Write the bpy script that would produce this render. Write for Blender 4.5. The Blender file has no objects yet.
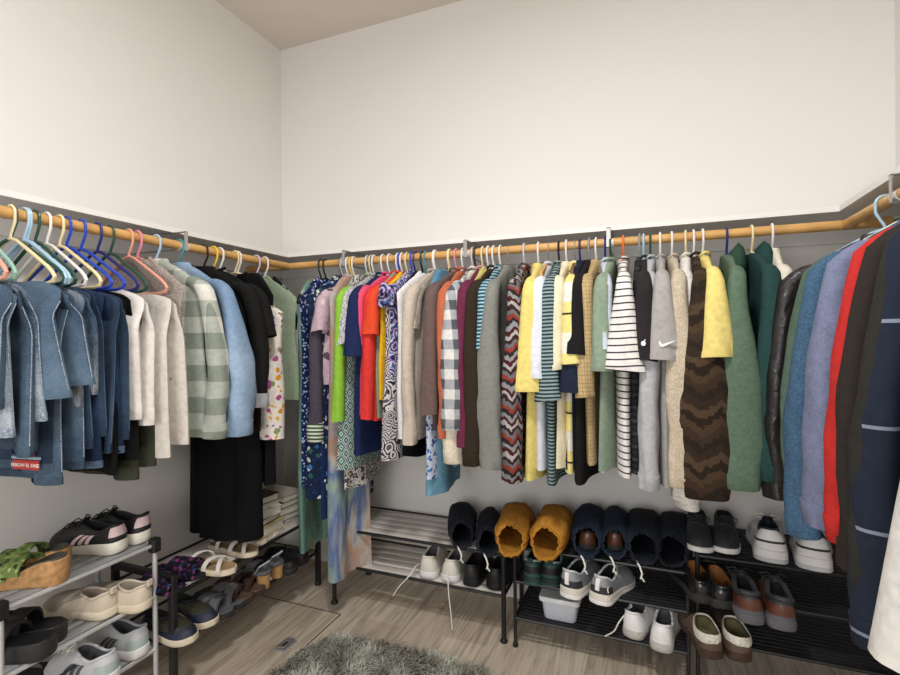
import bpy, math, random
from math import sin, cos, pi, radians
from mathutils import Vector, Matrix

sc = bpy.context.scene
COL = sc.collection
# ------------------------------------------------------------------ camera
cd = bpy.data.cameras.new('camera'); cam = bpy.data.objects.new('camera', cd); COL.objects.link(cam)
cd.sensor_width = 36; cd.lens = 36 * 494.07 / 900; cd.clip_start = .02
YAW, PITCH, ROLL = radians(21.762), radians(-.103), radians(-.473)
fw = Vector((-sin(YAW)*cos(PITCH), cos(YAW)*cos(PITCH), sin(PITCH)))
r0 = Vector((cos(YAW), sin(YAW), 0)); u0 = r0.cross(fw)
rr = r0*cos(ROLL) + u0*sin(ROLL); uu = u0*cos(ROLL) - r0*sin(ROLL)
M = Matrix((rr, uu, -fw)).transposed().to_4x4(); M.translation = Vector((0, 0, 1.3))
cam.matrix_world = M; sc.camera = cam
# ------------------------------------------------------------------ world, lamps, exposure
wd = bpy.data.worlds.new('world'); sc.world = wd; wd.use_nodes = True
wd.node_tree.nodes['Background'].inputs[0].default_value = (1, .985, .97, 1)
wd.node_tree.nodes['Background'].inputs[1].default_value = .85
sc.view_settings.view_transform = 'Standard'; sc.view_settings.look = 'None'
sc.view_settings.gamma = 1; sc.view_settings.use_curve_mapping = False
sc.view_settings.exposure = -.5
def lamp(name, loc, size, power, col=(1, .99, .975), rot=(0, 0, 0)):
    l = bpy.data.lights.new(name, 'AREA'); l.shape = 'DISK'; l.size = size; l.energy = power; l.color = col
    o = bpy.data.objects.new(name, l); COL.objects.link(o); o.location = loc; o.rotation_euler = rot
    return o
lamp('ceiling_lamp_light', (-.35, .55, 2.93), .34, 55)
lamp('front_fill_light', (-.45, -1.25, 1.35), 1.3, 44, (1, .99, .98), (radians(84), 0, radians(-6)))  # added soft fill behind the camera, brightens clothes and lower walls; no doorway built

# ------------------------------------------------------------------ materials
def lin(h):
    h = h.lstrip('#'); o = []
    for i in (0, 2, 4):
        c = int(h[i:i+2], 16)/255
        o.append(c/12.92 if c <= .04045 else ((c+.055)/1.055)**2.4)
    return (*o, 1)
MATS = {}
def mat(key, col='808080', rough=.6, metal=0, alpha=1, trans=0, bump=0, bscale=30, var=0, vscale=8, coat=0):
    if key in MATS: return MATS[key]
    m = bpy.data.materials.new(key); MATS[key] = m; m.use_nodes = True
    n = m.node_tree.nodes; L = m.node_tree.links; p = n['Principled BSDF']
    p.inputs['Base Color'].default_value = lin(col); p.inputs['Roughness'].default_value = rough
    p.inputs['Metallic'].default_value = metal; p.inputs['Transmission Weight'].default_value = trans
    p.inputs['Coat Weight'].default_value = coat; p.inputs['Alpha'].default_value = alpha
    if bump or var:
        tc = n.new('ShaderNodeTexCoord')
    if var:
        nz = n.new('ShaderNodeTexNoise'); nz.inputs['Scale'].default_value = vscale; nz.inputs['Detail'].default_value = 5
        L.new(tc.outputs['Object'], nz.inputs['Vector'])
        rp = n.new('ShaderNodeValToRGB'); c = lin(col)
        rp.color_ramp.elements[0].position = .3; rp.color_ramp.elements[1].position = .7
        rp.color_ramp.elements[0].color = tuple(max(0, x*(1-var)) for x in c[:3]) + (1,)
        rp.color_ramp.elements[1].color = tuple(min(1, x*(1+var)) for x in c[:3]) + (1,)
        L.new(nz.outputs['Fac'], rp.inputs['Fac']); L.new(rp.outputs['Color'], p.inputs['Base Color'])
    if bump:
        nb = n.new('ShaderNodeTexNoise'); nb.inputs['Scale'].default_value = bscale; nb.inputs['Detail'].default_value = 4
        L.new(tc.outputs['Object'], nb.inputs['Vector'])
        bp = n.new('ShaderNodeBump'); bp.inputs['Strength'].default_value = bump; bp.inputs['Distance'].default_value = .01
        L.new(nb.outputs['Fac'], bp.inputs['Height']); L.new(bp.outputs['Normal'], p.inputs['Normal'])
    return m

def fab(key, kind, cols, f=20, g=20, stops=None, rough=.9, wr=.35, knit=0, line=.12, amp=.28):
    """woven or knitted cloth; kind is the print, cols its colours"""
    if key in MATS: return MATS[key]
    m = bpy.data.materials.new(key); MATS[key] = m; m.use_nodes = True
    n = m.node_tree.nodes; L = m.node_tree.links; p = n['Principled BSDF']
    p.inputs['Roughness'].default_value = rough
    p.inputs['Specular IOR Level'].default_value = .18 if rough > .7 else .5
    tc = n.new('ShaderNodeTexCoord'); sp = n.new('ShaderNodeSeparateXYZ'); L.new(tc.outputs['Object'], sp.inputs[0])
    def mth(op, a, b=None, c=None):
        q = n.new('ShaderNodeMath'); q.operation = op
        for i, v in enumerate((a, b, c)):
            if v is None: continue
            if isinstance(v, (int, float)): q.inputs[i].default_value = v
            else: L.new(v, q.inputs[i])
        return q.outputs[0]
    def noise(scale, detail=3, dist=0):
        q = n.new('ShaderNodeTexNoise'); q.inputs['Scale'].default_value = scale; q.inputs['Detail'].default_value = detail
        q.inputs['Distortion'].default_value = dist; L.new(tc.outputs['Object'], q.inputs['Vector']); return q.outputs['Fac']
    def vor(scale, feat='F1', out='Distance', warp=0):
        q = n.new('ShaderNodeTexVoronoi'); q.feature = feat; q.inputs['Scale'].default_value = scale
        if warp:
            nz = n.new('ShaderNodeTexNoise'); nz.inputs['Scale'].default_value = scale*.8; L.new(tc.outputs['Object'], nz.inputs['Vector'])
            mx = n.new('ShaderNodeMixRGB'); mx.blend_type = 'ADD'; mx.inputs[0].default_value = warp/scale*2
            L.new(tc.outputs['Object'], mx.inputs[1]); L.new(nz.outputs['Color'], mx.inputs[2]); L.new(mx.outputs[0], q.inputs['Vector'])
        else: L.new(tc.outputs['Object'], q.inputs['Vector'])
        return q.outputs[out]
    def ramp(v, cs, st=None, const=True):
        q = n.new('ShaderNodeValToRGB'); cr = q.color_ramp; cr.interpolation = 'CONSTANT' if const else 'LINEAR'
        k = len(cs); st = st or ([i/k for i in range(k)] if const else [i/(k-1) for i in range(k)])
        cr.elements[0].position = st[0]; cr.elements[0].color = lin(cs[0])
        cr.elements[1].position = st[1] if k > 1 else 1; cr.elements[1].color = lin(cs[1] if k > 1 else cs[0])
        for i in range(2, k):
            e = cr.elements.new(st[i]); e.color = lin(cs[i])
        L.new(v, q.inputs['Fac']); return q.outputs['Color']
    X, Y, Z = sp.outputs; H = mth('ADD', X, Y)
    if kind == 'plain':
        c = cols[0]; v = noise(25, 5)
        base = ramp(v, [c, c], [.3, .7], False)
    elif kind == 'heather':
        base = ramp(noise(f*22, 2), cols, stops or [.3, .7], False)
    elif kind == 'stripe':
        base = ramp(mth('FRACT', mth('MULTIPLY', mth('ADD', Z, mth('MULTIPLY', mth('SINE', mth('MULTIPLY', H, 40)), .002)), f)), cols, stops or [0, .6])
    elif kind == 'plaid':
        a = mth('GREATER_THAN', mth('FRACT', mth('MULTIPLY', Z, f)), .5); b = mth('GREATER_THAN', mth('FRACT', mth('MULTIPLY', H, f)), .5)
        base = ramp(mth('MULTIPLY', mth('ADD', a, b), .45), cols, [0, .3, .8])
    elif kind == 'flannel':
        a = mth('MULTIPLY_ADD', mth('SINE', mth('MULTIPLY', Z, f*6.28)), .25, .25); b = mth('MULTIPLY_ADD', mth('SINE', mth('MULTIPLY', H, f*6.28)), .25, .25)
        base = ramp(mth('ADD', a, b), cols, [.2, .55, .95], False)
    elif kind == 'check':
        a = mth('LESS_THAN', mth('FRACT', mth('MULTIPLY', Z, f)), line); b = mth('LESS_THAN', mth('FRACT', mth('MULTIPLY', H, g)), line)
        base = ramp(mth('MAXIMUM', a, b), cols, [0, .5])
    elif kind == 'multi':
        q = n.new('ShaderNodeMapping'); q.inputs['Scale'].default_value = (1.6, 1.6, .45); L.new(tc.outputs['Object'], q.inputs['Vector'])
        nz = n.new('ShaderNodeTexNoise'); nz.inputs['Scale'].default_value = f; nz.inputs['Detail'].default_value = 4; nz.inputs['Distortion'].default_value = .5; L.new(q.outputs[0], nz.inputs['Vector'])
        base = ramp(nz.outputs['Fac'], cols, stops or [.2 + .6*i/(len(cols)-1) for i in range(len(cols))], False)
    elif kind == 'floral':
        # blooms of random colours on a ground: cell colour picks the hue, distance cuts the petal
        d = vor(f, warp=.5); q = n.new('ShaderNodeSeparateColor'); L.new(vor(f, out='Color', warp=.5), q.inputs[0])
        cc = ramp(q.outputs[0], cols[1:])
        mx = n.new('ShaderNodeMixRGB'); L.new(mth('LESS_THAN', mth('ADD', d, mth('MULTIPLY', noise(f*3, 2), .35)), .62), mx.inputs[0])
        mx.inputs[1].default_value = lin(cols[0]); L.new(cc, mx.inputs[2]); base = mx.outputs[0]
    elif kind == 'dots':
        base = ramp(vor(f), [cols[1], cols[0]], [0, stops[0] if stops else .3])
    elif kind == 'paisley':
        v = mth('FRACT', mth('MULTIPLY', mth('ADD', vor(f, warp=.4), mth('MULTIPLY', noise(f*.6, 2), .6)), g))
        base = ramp(v, cols, stops)
    elif kind == 'zigzag':
        t = mth('ABSOLUTE', mth('SUBTRACT', mth('FRACT', mth('MULTIPLY', H, g)), .5))
        v = mth('FRACT', mth('ADD', mth('ADD', mth('MULTIPLY', Z, f), mth('MULTIPLY', t, .5)), mth('MULTIPLY', noise(55, 3), amp)))
        base = ramp(v, cols, stops)
    elif kind == 'geo':
        a = mth('ABSOLUTE', mth('SUBTRACT', mth('FRACT', mth('MULTIPLY', H, f)), .5)); b = mth('ABSOLUTE', mth('SUBTRACT', mth('FRACT', mth('MULTIPLY', Z, f)), .5))
        base = ramp(mth('FRACT', mth('MULTIPLY', mth('ADD', a, b), 2.0)), cols, stops)
    elif kind == 'denim':
        v = mth('ADD', mth('MULTIPLY', noise(5, 3), .75), mth('MULTIPLY', noise(260, 2), .3))
        base = ramp(v, cols, stops or [.36, .68], False)
    # slight unevenness of the dye
    mx = n.new('ShaderNodeMixRGB'); mx.blend_type = 'MULTIPLY'; mx.inputs[0].default_value = .35
    L.new(base, mx.inputs[1]); L.new(ramp(noise(60, 4), ['c4c4c4', 'ffffff'], [.3, .6], False), mx.inputs[2])
    L.new(mx.outputs[0], p.inputs['Base Color'])
    bp = n.new('ShaderNodeBump'); bp.inputs['Strength'].default_value = wr; bp.inputs['Distance'].default_value = .012
    hgt = noise(13, 3, .6)
    if knit: hgt = mth('ADD', hgt, mth('MULTIPLY', mth('SINE', mth('MULTIPLY', H, 1900)), .03*knit))
    L.new(hgt, bp.inputs['Height']); L.new(bp.outputs['Normal'], p.inputs['Normal'])
    return m

# ------------------------------------------------------------------ mesh building
class MB:
    def __init__(s): s.v = []; s.f = []; s.m = []; s.flat = set()
    def add(s, vs, fs, mi=0):
        b = len(s.v); s.v += [tuple(v) for v in vs]
        for f in fs: s.f.append(tuple(b+i for i in f)); s.m.append(mi)
    def box(s, x0, x1, y0, y1, z0, z1, mi=0, bev=0):
        if bev:
            b = min(bev, (x1-x0)*.45, (y1-y0)*.45, (z1-z0)*.45)
            rings = []
            for z, i in ((z0, b), (z0+b, 0), (z1-b, 0), (z1, b)):
                X0, X1, Y0, Y1 = x0+i, x1-i, y0+i, y1-i
                c = b
                rings.append([(X0+c, Y0, z), (X1-c, Y0, z), (X1, Y0+c, z), (X1, Y1-c, z), (X1-c, Y1, z), (X0+c, Y1, z), (X0, Y1-c, z), (X0, Y0+c, z)])
            s.loft(rings, mi, cap0=True, cap1=True); return
        vs = [(x0, y0, z0), (x1, y0, z0), (x1, y1, z0), (x0, y1, z0), (x0, y0, z1), (x1, y0, z1), (x1, y1, z1), (x0, y1, z1)]
        s.add(vs, [(0, 3, 2, 1), (4, 5, 6, 7), (0, 1, 5, 4), (1, 2, 6, 5), (2, 3, 7, 6), (3, 0, 4, 7)], mi)
    def loft(s, rings, mi=0, cap0=False, cap1=False, closed=True, mf=None):
        n = len(rings[0]); b = len(s.v)
        for rg in rings: s.v += [tuple(p) for p in rg]
        for k in range(len(rings)-1):
            for i in range(n if closed else n-1):
                j = (i+1) % n
                s.f.append((b+k*n+i, b+k*n+j, b+(k+1)*n+j, b+(k+1)*n+i)); s.m.append(mf(k, i) if mf else mi)
        if cap0: s.f.append(tuple(b+i for i in reversed(range(n)))); s.m.append(mf(0, 0) if mf else mi)
        if cap1:
            o = b+(len(rings)-1)*n; s.f.append(tuple(o+i for i in range(n))); s.m.append(mf(len(rings)-2, 0) if mf else mi)
    def tube(s, path, rad, n=8, mi=0, closed=False):
        P = [Vector(p) for p in path]; N = len(P); rings = []; up = None
        for i in range(N):
            if closed: t = P[(i+1) % N]-P[i-1]
            else: t = P[min(i+1, N-1)]-P[max(i-1, 0)]
            if t.length < 1e-9: t = Vector((0, 0, 1))
            t.normalize()
            if up is None:
                up = Vector((0, 0, 1)) if abs(t.z) < .9 else Vector((1, 0, 0))
            up = (up - t*up.dot(t)); up.normalize(); sd = t.cross(up)
            r = rad[i] if isinstance(rad, (list, tuple)) else rad
            rings.append([P[i]+up*(r*cos(a))+sd*(r*sin(a)) for a in (2*pi*k/n for k in range(n))])
        if closed: rings.append(rings[0]); s.loft(rings, mi)
        else: s.loft(rings, mi, True, True)
    def prism(s, pts, y0, y1, axis='y', mi=0):
        def q(a, b, c): return (a, c, b) if axis == 'y' else ((c, a, b) if axis == 'x' else (a, b, c))
        s.loft([[q(a, b, y0) for a, b in pts], [q(a, b, y1) for a, b in pts]], mi, True, True)
    def xf(s, mtx): s.v = [tuple(mtx @ Vector(v)) for v in s.v]; return s
    def mesh(s, name, mats, smooth=True):
        me = bpy.data.meshes.new(name); me.from_pydata(s.v, [], s.f)
        for m_ in (mats if isinstance(mats, (list, tuple)) else [mats]): me.materials.append(m_)
        me.polygons.foreach_set('material_index', s.m)
        me.polygons.foreach_set('use_smooth', [bool(smooth)]*len(s.f)); me.update()
        import bmesh
        bm = bmesh.new(); bm.from_mesh(me); bmesh.ops.recalc_face_normals(bm, faces=bm.faces); bm.to_mesh(me); bm.free()
        if smooth and smooth != 'all': me.set_sharp_from_angle(angle=radians(42))
        return me
    def build(s, name, mats, parent=None, smooth=True, loc=None):
        o = bpy.data.objects.new(name, s.mesh(name, mats, smooth)); COL.objects.link(o); o.parent = parent
        if loc: o.location = loc
        return o
def smooth01(t): t = max(0, min(1, t)); return t*t*(3-2*t)
def tag(o, label=None, cat=None, group=None, kind=None):
    if label: o['label'] = label
    if cat: o['category'] = cat
    if group: o['group'] = group
    if kind: o['kind'] = kind
    return o
def thing(name, loc, rz, label, cat, group=None):
    o = bpy.data.objects.new(name, None); COL.objects.link(o); o.location = loc; o.rotation_euler = (0, 0, rz); o.empty_display_size = .05
    return tag(o, label, cat, group)
def arc(cx, cz, r, a0, a1, n, plane='yz'):
    return [(0, cx+r*cos(a), cz+r*sin(a)) for a in (a0+(a1-a0)*i/n for i in range(n+1))]

# ------------------------------------------------------------------ the room
XW, YW, XR, ZC, YF = -2.038, 2.393, .888, 3.03, -1.5
paint = mat('wall paint', 'e6e3df', .75, bump=.03, bscale=120)
paint_c = mat('ceiling paint', 'd6cdc3', .85)
white_board = mat('white shelf paint', 'eceae6', .5)
def struct(name, mb, m, smooth=False): return tag(mb.build(name, m, None, smooth), kind='structure')
b = MB(); b.box(XW-.1, XW, YF, YW+.1, 0, ZC); struct('wall_left', b, paint)
b = MB(); b.box(XW, XR, YW, YW+.1, 0, ZC); struct('wall_back', b, paint)
b = MB(); b.box(XR, XR+.1, YF, YW+.1, 0, ZC); struct('wall_right', b, paint)
b = MB(); b.box(XW-.1, XR+.1, YF, YW+.1, ZC, ZC+.1); struct('ceiling', b, paint_c)

def floor_mat():
    m = bpy.data.materials.new('wood plank tile'); m.use_nodes = True
    n = m.node_tree.nodes; L = m.node_tree.links; p = n['Principled BSDF']
    tc = n.new('ShaderNodeTexCoord'); mp = n.new('ShaderNodeMapping'); mp.inputs['Rotation'].default_value = (0, 0, radians(90))
    mp.inputs['Location'].default_value = (.33, .035, 0); L.new(tc.outputs['Object'], mp.inputs['Vector'])
    br = n.new('ShaderNodeTexBrick'); br.offset = .37; br.inputs['Scale'].default_value = 1; br.inputs['Brick Width'].default_value = 1.2
    br.inputs['Row Height'].default_value = .2; br.inputs['Mortar Size'].default_value = .0022; br.inputs['Mortar Smooth'].default_value = .2
    br.inputs['Color1'].default_value = lin('b8ac9c'); br.inputs['Color2'].default_value = lin('d0c5b5'); br.inputs['Mortar'].default_value = lin('c4bdb1')
    L.new(mp.outputs[0], br.inputs['Vector'])
    m2 = n.new('ShaderNodeMapping'); m2.inputs['Scale'].default_value = (16, 1.2, 1); L.new(tc.outputs['Object'], m2.inputs['Vector'])
    nz = n.new('ShaderNodeTexNoise'); nz.inputs['Scale'].default_value = 2.2; nz.inputs['Detail'].default_value = 8; nz.inputs['Distortion'].default_value = 1.4
    L.new(m2.outputs[0], nz.inputs['Vector'])
    rp = n.new('ShaderNodeValToRGB'); rp.color_ramp.elements[0].position = .33; rp.color_ramp.elements[0].color = lin('a39689')
    rp.color_ramp.elements[1].position = .58; rp.color_ramp.elements[1].color = lin('fffaf2'); L.new(nz.outputs['Fac'], rp.inputs['Fac'])
    mx = n.new('ShaderNodeMixRGB'); mx.blend_type = 'MULTIPLY'; mx.inputs[0].default_value = .6
    L.new(br.outputs['Color'], mx.inputs[1]); L.new(rp.outputs['Color'], mx.inputs[2]); L.new(mx.outputs[0], p.inputs['Base Color'])
    p.inputs['Roughness'].default_value = .5
    return m
fl = floor_mat()
b = MB(); b.box(XW-.1, XR+.1, YF, YW+.1, -.1, 0); struct('floor', b, fl)
# shelf running round three walls, cleat below it
ZS, SD, ST = 1.733, .252, .02
b = MB(); b.box(XW, XW+SD, YF, YW, ZS, ZS+ST); tag(b.build('shelf', white_board, None, False), 'long white wall shelf above the left clothes rod', 'shelf')
b = MB(); b.box(XW+SD, XR-SD, YW-SD, YW, ZS, ZS+ST); tag(b.build('shelf', white_board, None, False), 'white wall shelf above the back clothes rod', 'shelf')
b = MB(); b.box(XR-SD, XR, YF, YW, ZS, ZS+ST); tag(b.build('shelf', white_board, None, False), 'white wall shelf above the right clothes rod', 'shelf')
ZL = 1.655
b = MB(); b.box(XW, XW+.018, YF, YW, ZL, ZS); struct('trim_1', b, white_board)
b = MB(); b.box(XW+.018, XR-.018, YW-.018, YW, ZL, ZS); struct('trim_2', b, white_board)
b = MB(); b.box(XR-.018, XR, YF, YW, ZL, ZS); struct('trim_3', b, white_board)
# ceiling lamp above the room's middle (the light source)
t = thing('ceiling_lamp', (-.35, .55, ZC), 0, 'round flush white ceiling lamp above the middle of the closet', 'lamp')
b = MB(); b.loft([[(r_*cos(a), r_*sin(a), z) for a in (2*pi*k/32 for k in range(32))] for r_, z in ((.2, 0), (.2, -.03), (.185, -.04))], 0, True, True)
b.build('lamp_base', white_board, t)
gl = bpy.data.materials.new('lamp glass'); gl.use_nodes = True
pn = gl.node_tree.nodes['Principled BSDF']; pn.inputs['Emission Color'].default_value = (1, .96, .9, 1); pn.inputs['Emission Strength'].default_value = 5
b = MB(); b.loft([[(r_*cos(a), r_*sin(a), z) for a in (2*pi*k/32 for k in range(32))] for r_, z in ((.18, -.04), (.178, -.055), (.15, -.07), (.08, -.078), (.01, -.08))], 0, True, True)
b.build('lamp_shade', gl, t)

# ------------------------------------------------------------------ clothes rods and their brackets
ZR, RR = 1.674, .0175
YB, XLR, XRR = 2.092, -1.739, .64
wood = mat('pine rod', 'cfa05f', .45, var=.18, vscale=14)
steel = mat('zinc steel', 'b9b7b2', .35, metal=.85)
clear = mat('cloudy plastic clip', 'cfcac3', .3)
def rod(p0, p1, label):
    b = MB(); b.tube([p0, tuple((a+c)/2 for a, c in zip(p0, p1)), p1], RR, 20); return tag(b.build('clothes_rod', wood), label, 'rod', 'wooden clothes rods')
rod((XLR, -.9, ZR), (XLR, YB-RR, ZR), 'round pine clothes rod along the left wall')
rod((XW+.02, YB, ZR), (XR-.02, YB, ZR), 'round pine clothes rod along the back wall')
rod((XRR, -.9, ZR), (XRR, YB-RR, ZR), 'round pine clothes rod along the right wall')
def bracket(loc, rz, label):
    t = thing('rod_bracket', loc, rz, label, 'bracket', 'steel brackets between shelf and rods')   # local +y points out of the wall, origin on the rod axis
    b = MB(); R2 = RR+.001
    pts = [(R2*cos(a), R2*sin(a)) for a in (radians(-200)+radians(220)*k/14 for k in range(15))]
    pts2 = [((R2+.003)*cos(a), (R2+.003)*sin(a)) for a in (radians(20)-radians(220)*k/14 for k in range(15))]
    b.prism(pts+pts2, -.02, .02, 'x'); b.build('rod_cradle', clear, t)
    b = MB(); b.box(-.008, .008, .0205, .0235, -.02, ZS-ZR-.002); b.box(-.008, .008, -.2, .0235, ZS-ZR-.005, ZS-ZR-.002); b.build('hanger_strap', steel, t)
    b = MB(); b.tube([(0, -.02, -.012), (0, -.28, -.012)], .004, 8); b.build('arm', steel, t)
BL = radians(-90); BR = radians(90); BB = radians(180)
# ------------------------------------------------------------------ cloth materials
def F(key, *a, **k): return fab(key, *a, **k)
F('dn_dark', 'denim', ['1b2536', '36495f'], wr=.5); F('dn_mid', 'denim', ['2a3848', '536679'], wr=.55)
F('dn_blue', 'denim', ['303f52', '5f7488'], wr=.55); F('dn_light', 'denim', ['6a86a6', '9ab0c8'], wr=.45)
F('dn_bleach', 'denim', ['40566e', 'b4bcc2'], stops=[.44, .74], wr=.6); F('dn_navy', 'denim', ['10182a', '2a3d5c'], wr=.5)
F('dn_stitch', 'heather', ['4a627c', 'b2bac2'], 14)
F('pale_grey', 'plain', ['b9bec1']); F('chalk', 'plain', ['dcd6d0'], wr=.6); F('oat', 'plain', ['cfc8bf'], wr=.6)
F('olive', 'plain', ['35382c'], wr=.6); F('black', 'plain', ['0c0c0e'], wr=.5); F('soft_black', 'plain', ['171616'], wr=.5)
F('navy', 'plain', ['1a2540'], wr=.5); F('deepnavy', 'plain', ['141a2b'], wr=.4); F('taupe', 'heather', ['7a6f69', 'b3a79f'], 9)
F('shacket', 'plaid', ['d6d5cc', 'abb0a6', '858d82'], 8.5); F('floral_w', 'floral', ['e9e3da', 'd9952b', 'b0568f', '9a7bb5', 'e4b13f', '8a9a6a', 'ece8e0', 'e9e3da'], 36)
F('sage', 'plain', ['8d9c86']); F('sage_d', 'plain', ['7f9480']); F('mint_leaf', 'floral', ['14181a', 'a9c4b3', '1a1d20', 'd5dfd2', '22302c'], 22)
F('crochet', 'dots', ['1d2a5c', 'b9c4dd'], 70, stops=[.34]); F('watercol', 'multi', ['5d3f2a', '8a6a4e', '5f8a80', '9fb8a6', '3a5a55'], 7)
F('leafprint', 'floral', ['172440', 'cdd3cc', '2c5a52', '3f70a8', 'b9c6bc', '1b2c4e', '20305a'], 38); F('mauvegrey', 'plain', ['4c4652'])
F('cuffstripe', 'stripe', ['3d5a48', 'd8dcc8'], 60, stops=[0, .5]); F('polka', 'dots', ['1a2c55', 'dfe4ea'], 34, stops=[.22])
F('pastel', 'multi', ['6f7f9f', 'a9a0a8', 'b8937c', 'b5b0a8', '5f73a0', '9db0a0', '857a8d'], 4.5, stops=[.25, .35, .43, .5, .57, .66, .75])
F('mauve', 'floral', ['c3a9b5', '5c4a58', 'c8b0ba', 'd8c6cc'], 26); F('tealgeo', 'geo', ['1e2b33', 'cfd8d4', '3f8f84', '22343b', 'c0cac4'], 17)
F('lime', 'plain', ['8cbf40']); F('lace', 'paisley', ['d2d0d2', '8d8b95'], 90, 2, stops=[0, .6]); F('navytee', 'plain', ['1c2850'])
F('snake', 'paisley', ['a5a09c', '4d4a4a', 'd0ccc6'], 40, 2); F('pink', 'plain', ['df4f74']); F('coral', 'plain', ['d63a34'])
F('orangered', 'plain', ['dc4a2c']); F('gold', 'plain', ['ecb926']); F('paisley', 'paisley', ['cfccca', '35313a', 'c9c5c3', '55505e', 'd2cfcd', '2a2830'], 15, 2.6)
F('paisleyblue', 'paisley', ['5670a8', '2d2a48', '8e6fb0', 'd3cfd8'], 22, 3); F('white', 'plain', ['e6e5e6']); F('beige', 'plain', ['c5b8a9'], knit=1)
F('sequin', 'heather', ['8f7a66', 'd8cdbf'], 10); F('blueflor', 'floral', ['c9d2e4', '2f5aa0', '4d78bb', 'b5c4de', '274a86', '456fb4'], 60)
F('tealdenim', 'denim', ['4f7f9c', '79a6bd']); F('browntee', 'plain', ['6b5853']); F('rust', 'plain', ['b9684a'])
F('flannel', 'plaid', ['dcd9d4', 'a4a6ab', '555860'], 13); F('cream', 'plain', ['e2d8c4'], knit=1); F('maroon', 'plain', ['682a43'])
F('pinkpale', 'plain', ['d69aa2']); F('olivey', 'plain', ['cabf72']); F('choc', 'plain', ['33291f'], knit=1); F('tealstripe', 'stripe', ['27566a', 'a7c5cf'], 70)
F('greyj', 'plain', ['84857f'], knit=1); F('aztec', 'zigzag', ['4a1f1f', '8a8a8e', '2a2526', '8a3a2f', '67696f', '3a2022', 'a9a6a4'], 9, 16)
F('yellow', 'plain', ['e6d47e']); F('yellow2', 'plain', ['ead682']); F('whiteblue', 'plain', ['dde1ec']); F('stripe_teal', 'stripe', ['2b3b42', '8ea3a4'], 75, stops=[0, .52])
F('creampolo', 'plain', ['e6ddc0']); F('rugby', 'stripe', ['e8da8c', '3a342a', 'e8da8c', 'e9e5d8'], 5.5, stops=[0, .35, .39, .6]); F('bluedark', 'plain', ['20283a'])
F('shirtblack', 'plain', ['1c1a1b']); F('tancheck', 'check', ['bfa67a', '8d7652'], 70, 70); F('paleblue', 'plain', ['c9d3df']); F('sagetee', 'plain', ['8b9c89'])
F('bw', 'stripe', ['eae6e2', '3c3a40'], 42, stops=[0, .78]); F('charcoal', 'plain', ['2b2829']); F('blackheather', 'zigzag', ['1c1c20', '3c3d42', '212126', '2c2d33'], 22, 3)
F('greytee', 'plain', ['aaa6a4']); F('lgrey', 'plain', ['b7b8bc'], knit=1); F('oatmeal', 'heather', ['ab9b84', 'd9cdb8'], 14, knit=1)
F('jacq', 'zigzag', ['3b2d22', '473828', '2a211a', '4d3d2e', '33281f', '2b221b'], 6, 9, knit=1); F('openknit', 'geo', ['efece6', 'd3d0ca'], 70); F('sagesweat', 'heather', ['566a58', '657a68'], 10)
F('tealsweat', 'plain', ['264442']); F('ivory', 'plain', ['e4decd'], knit=1); F('leather', 'plain', ['1d1a1b'], rough=.38, wr=1); F('greensweat', 'plain', ['4f6355'])
F('blueknit', 'heather', ['36506a', '4d6c88'], 9, knit=1); F('lavender', 'heather', ['666c88', '7d839e'], 16); F('red', 'plain', ['b52c29']); F('darkbrown', 'plain', ['2d2724'], knit=1)
F('darkolive', 'plain', ['2b2a26'], knit=1); F('windowpane', 'check', ['1f2635', '7c8698'], 5.6, 5, line=.035); F('whitecloth', 'plain', ['ccc8c2']); F('darkgreen', 'plain', ['2f4a3c'])
F('greycuff', 'plain', ['a8a8ad']); F('reddye', 'plain', ['c0392f']); F('bluecloth', 'plain', ['26365f'])

# ------------------------------------------------------------------ garments (local +y points into the room, z = 0 on the rod axis)
def sgn(v, p): return math.copysign(abs(v)**p, v)
def ring_at(z, a, bx, ph, fold, nf, y0=0, x0=0, M_=30, zt=None):
    o = []
    for i in range(M_):
        th = 2*pi*i/M_; cy = sgn(cos(th), .8); sx = sgn(sin(th), .85)
        y = y0 + a*cy; x = x0 + bx*sx + fold*sin(nf*cy*1.9+ph) + fold*.5*sin(nf*cy*3.7+2.1*ph)
        o.append((x, y, z if zt is None else z+zt(cy, sx)))
    return o
def body_mb(w, z0, zh, T, drop=.075, neck=.058, flare=0, fold=.008, nf=2.2, seed=0, hemfold=None, y0=0, top=.02, hemdip=0, mi=0, slant=0):
    rnd = random.Random(seed); ph = rnd.uniform(0, 6); b = MB(); rg = []
    for k in range(3): rg.append(ring_at(z0-.06+.03*k, neck*.9, top*.8, ph, 0, nf, y0))
    for k in range(8):
        s = k/7; a = neck+(w-neck)*s
        rg.append(ring_at(z0-drop*s**1.25, a, top+(T*.55-top)*smooth01(s), ph, fold*.3*s, nf, y0))
    zs = z0-drop; nB = 18
    for k in range(1, nB+1):
        t = k/nB; a = w*(1-.06*sin(pi*min(1, t*1.6))*(t < .625)+flare*t); bx = T*(.55+.45*smooth01(t*2.2))
        fo = fold*(.3+1.1*t) if hemfold is None else fold*.3+(hemfold-fold*.3)*t
        rg.append(ring_at(zs+(zh-zs)*t, a, bx, ph+t*1.1, fo, nf, y0, zt=(lambda cy, sx, t=t: (hemdip*(1-cy*cy)+slant*cy)*t)))
    zl = [p for p in rg[-1]]
    rg.append([(x*.8, y0+(y-y0)*.97, z+.004) for x, y, z in zl]); rg.append([(x*.6, y0+(y-y0)*.9, z+.05) for x, y, z in zl])
    b.loft(rg, mi, True, True); return b
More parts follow.
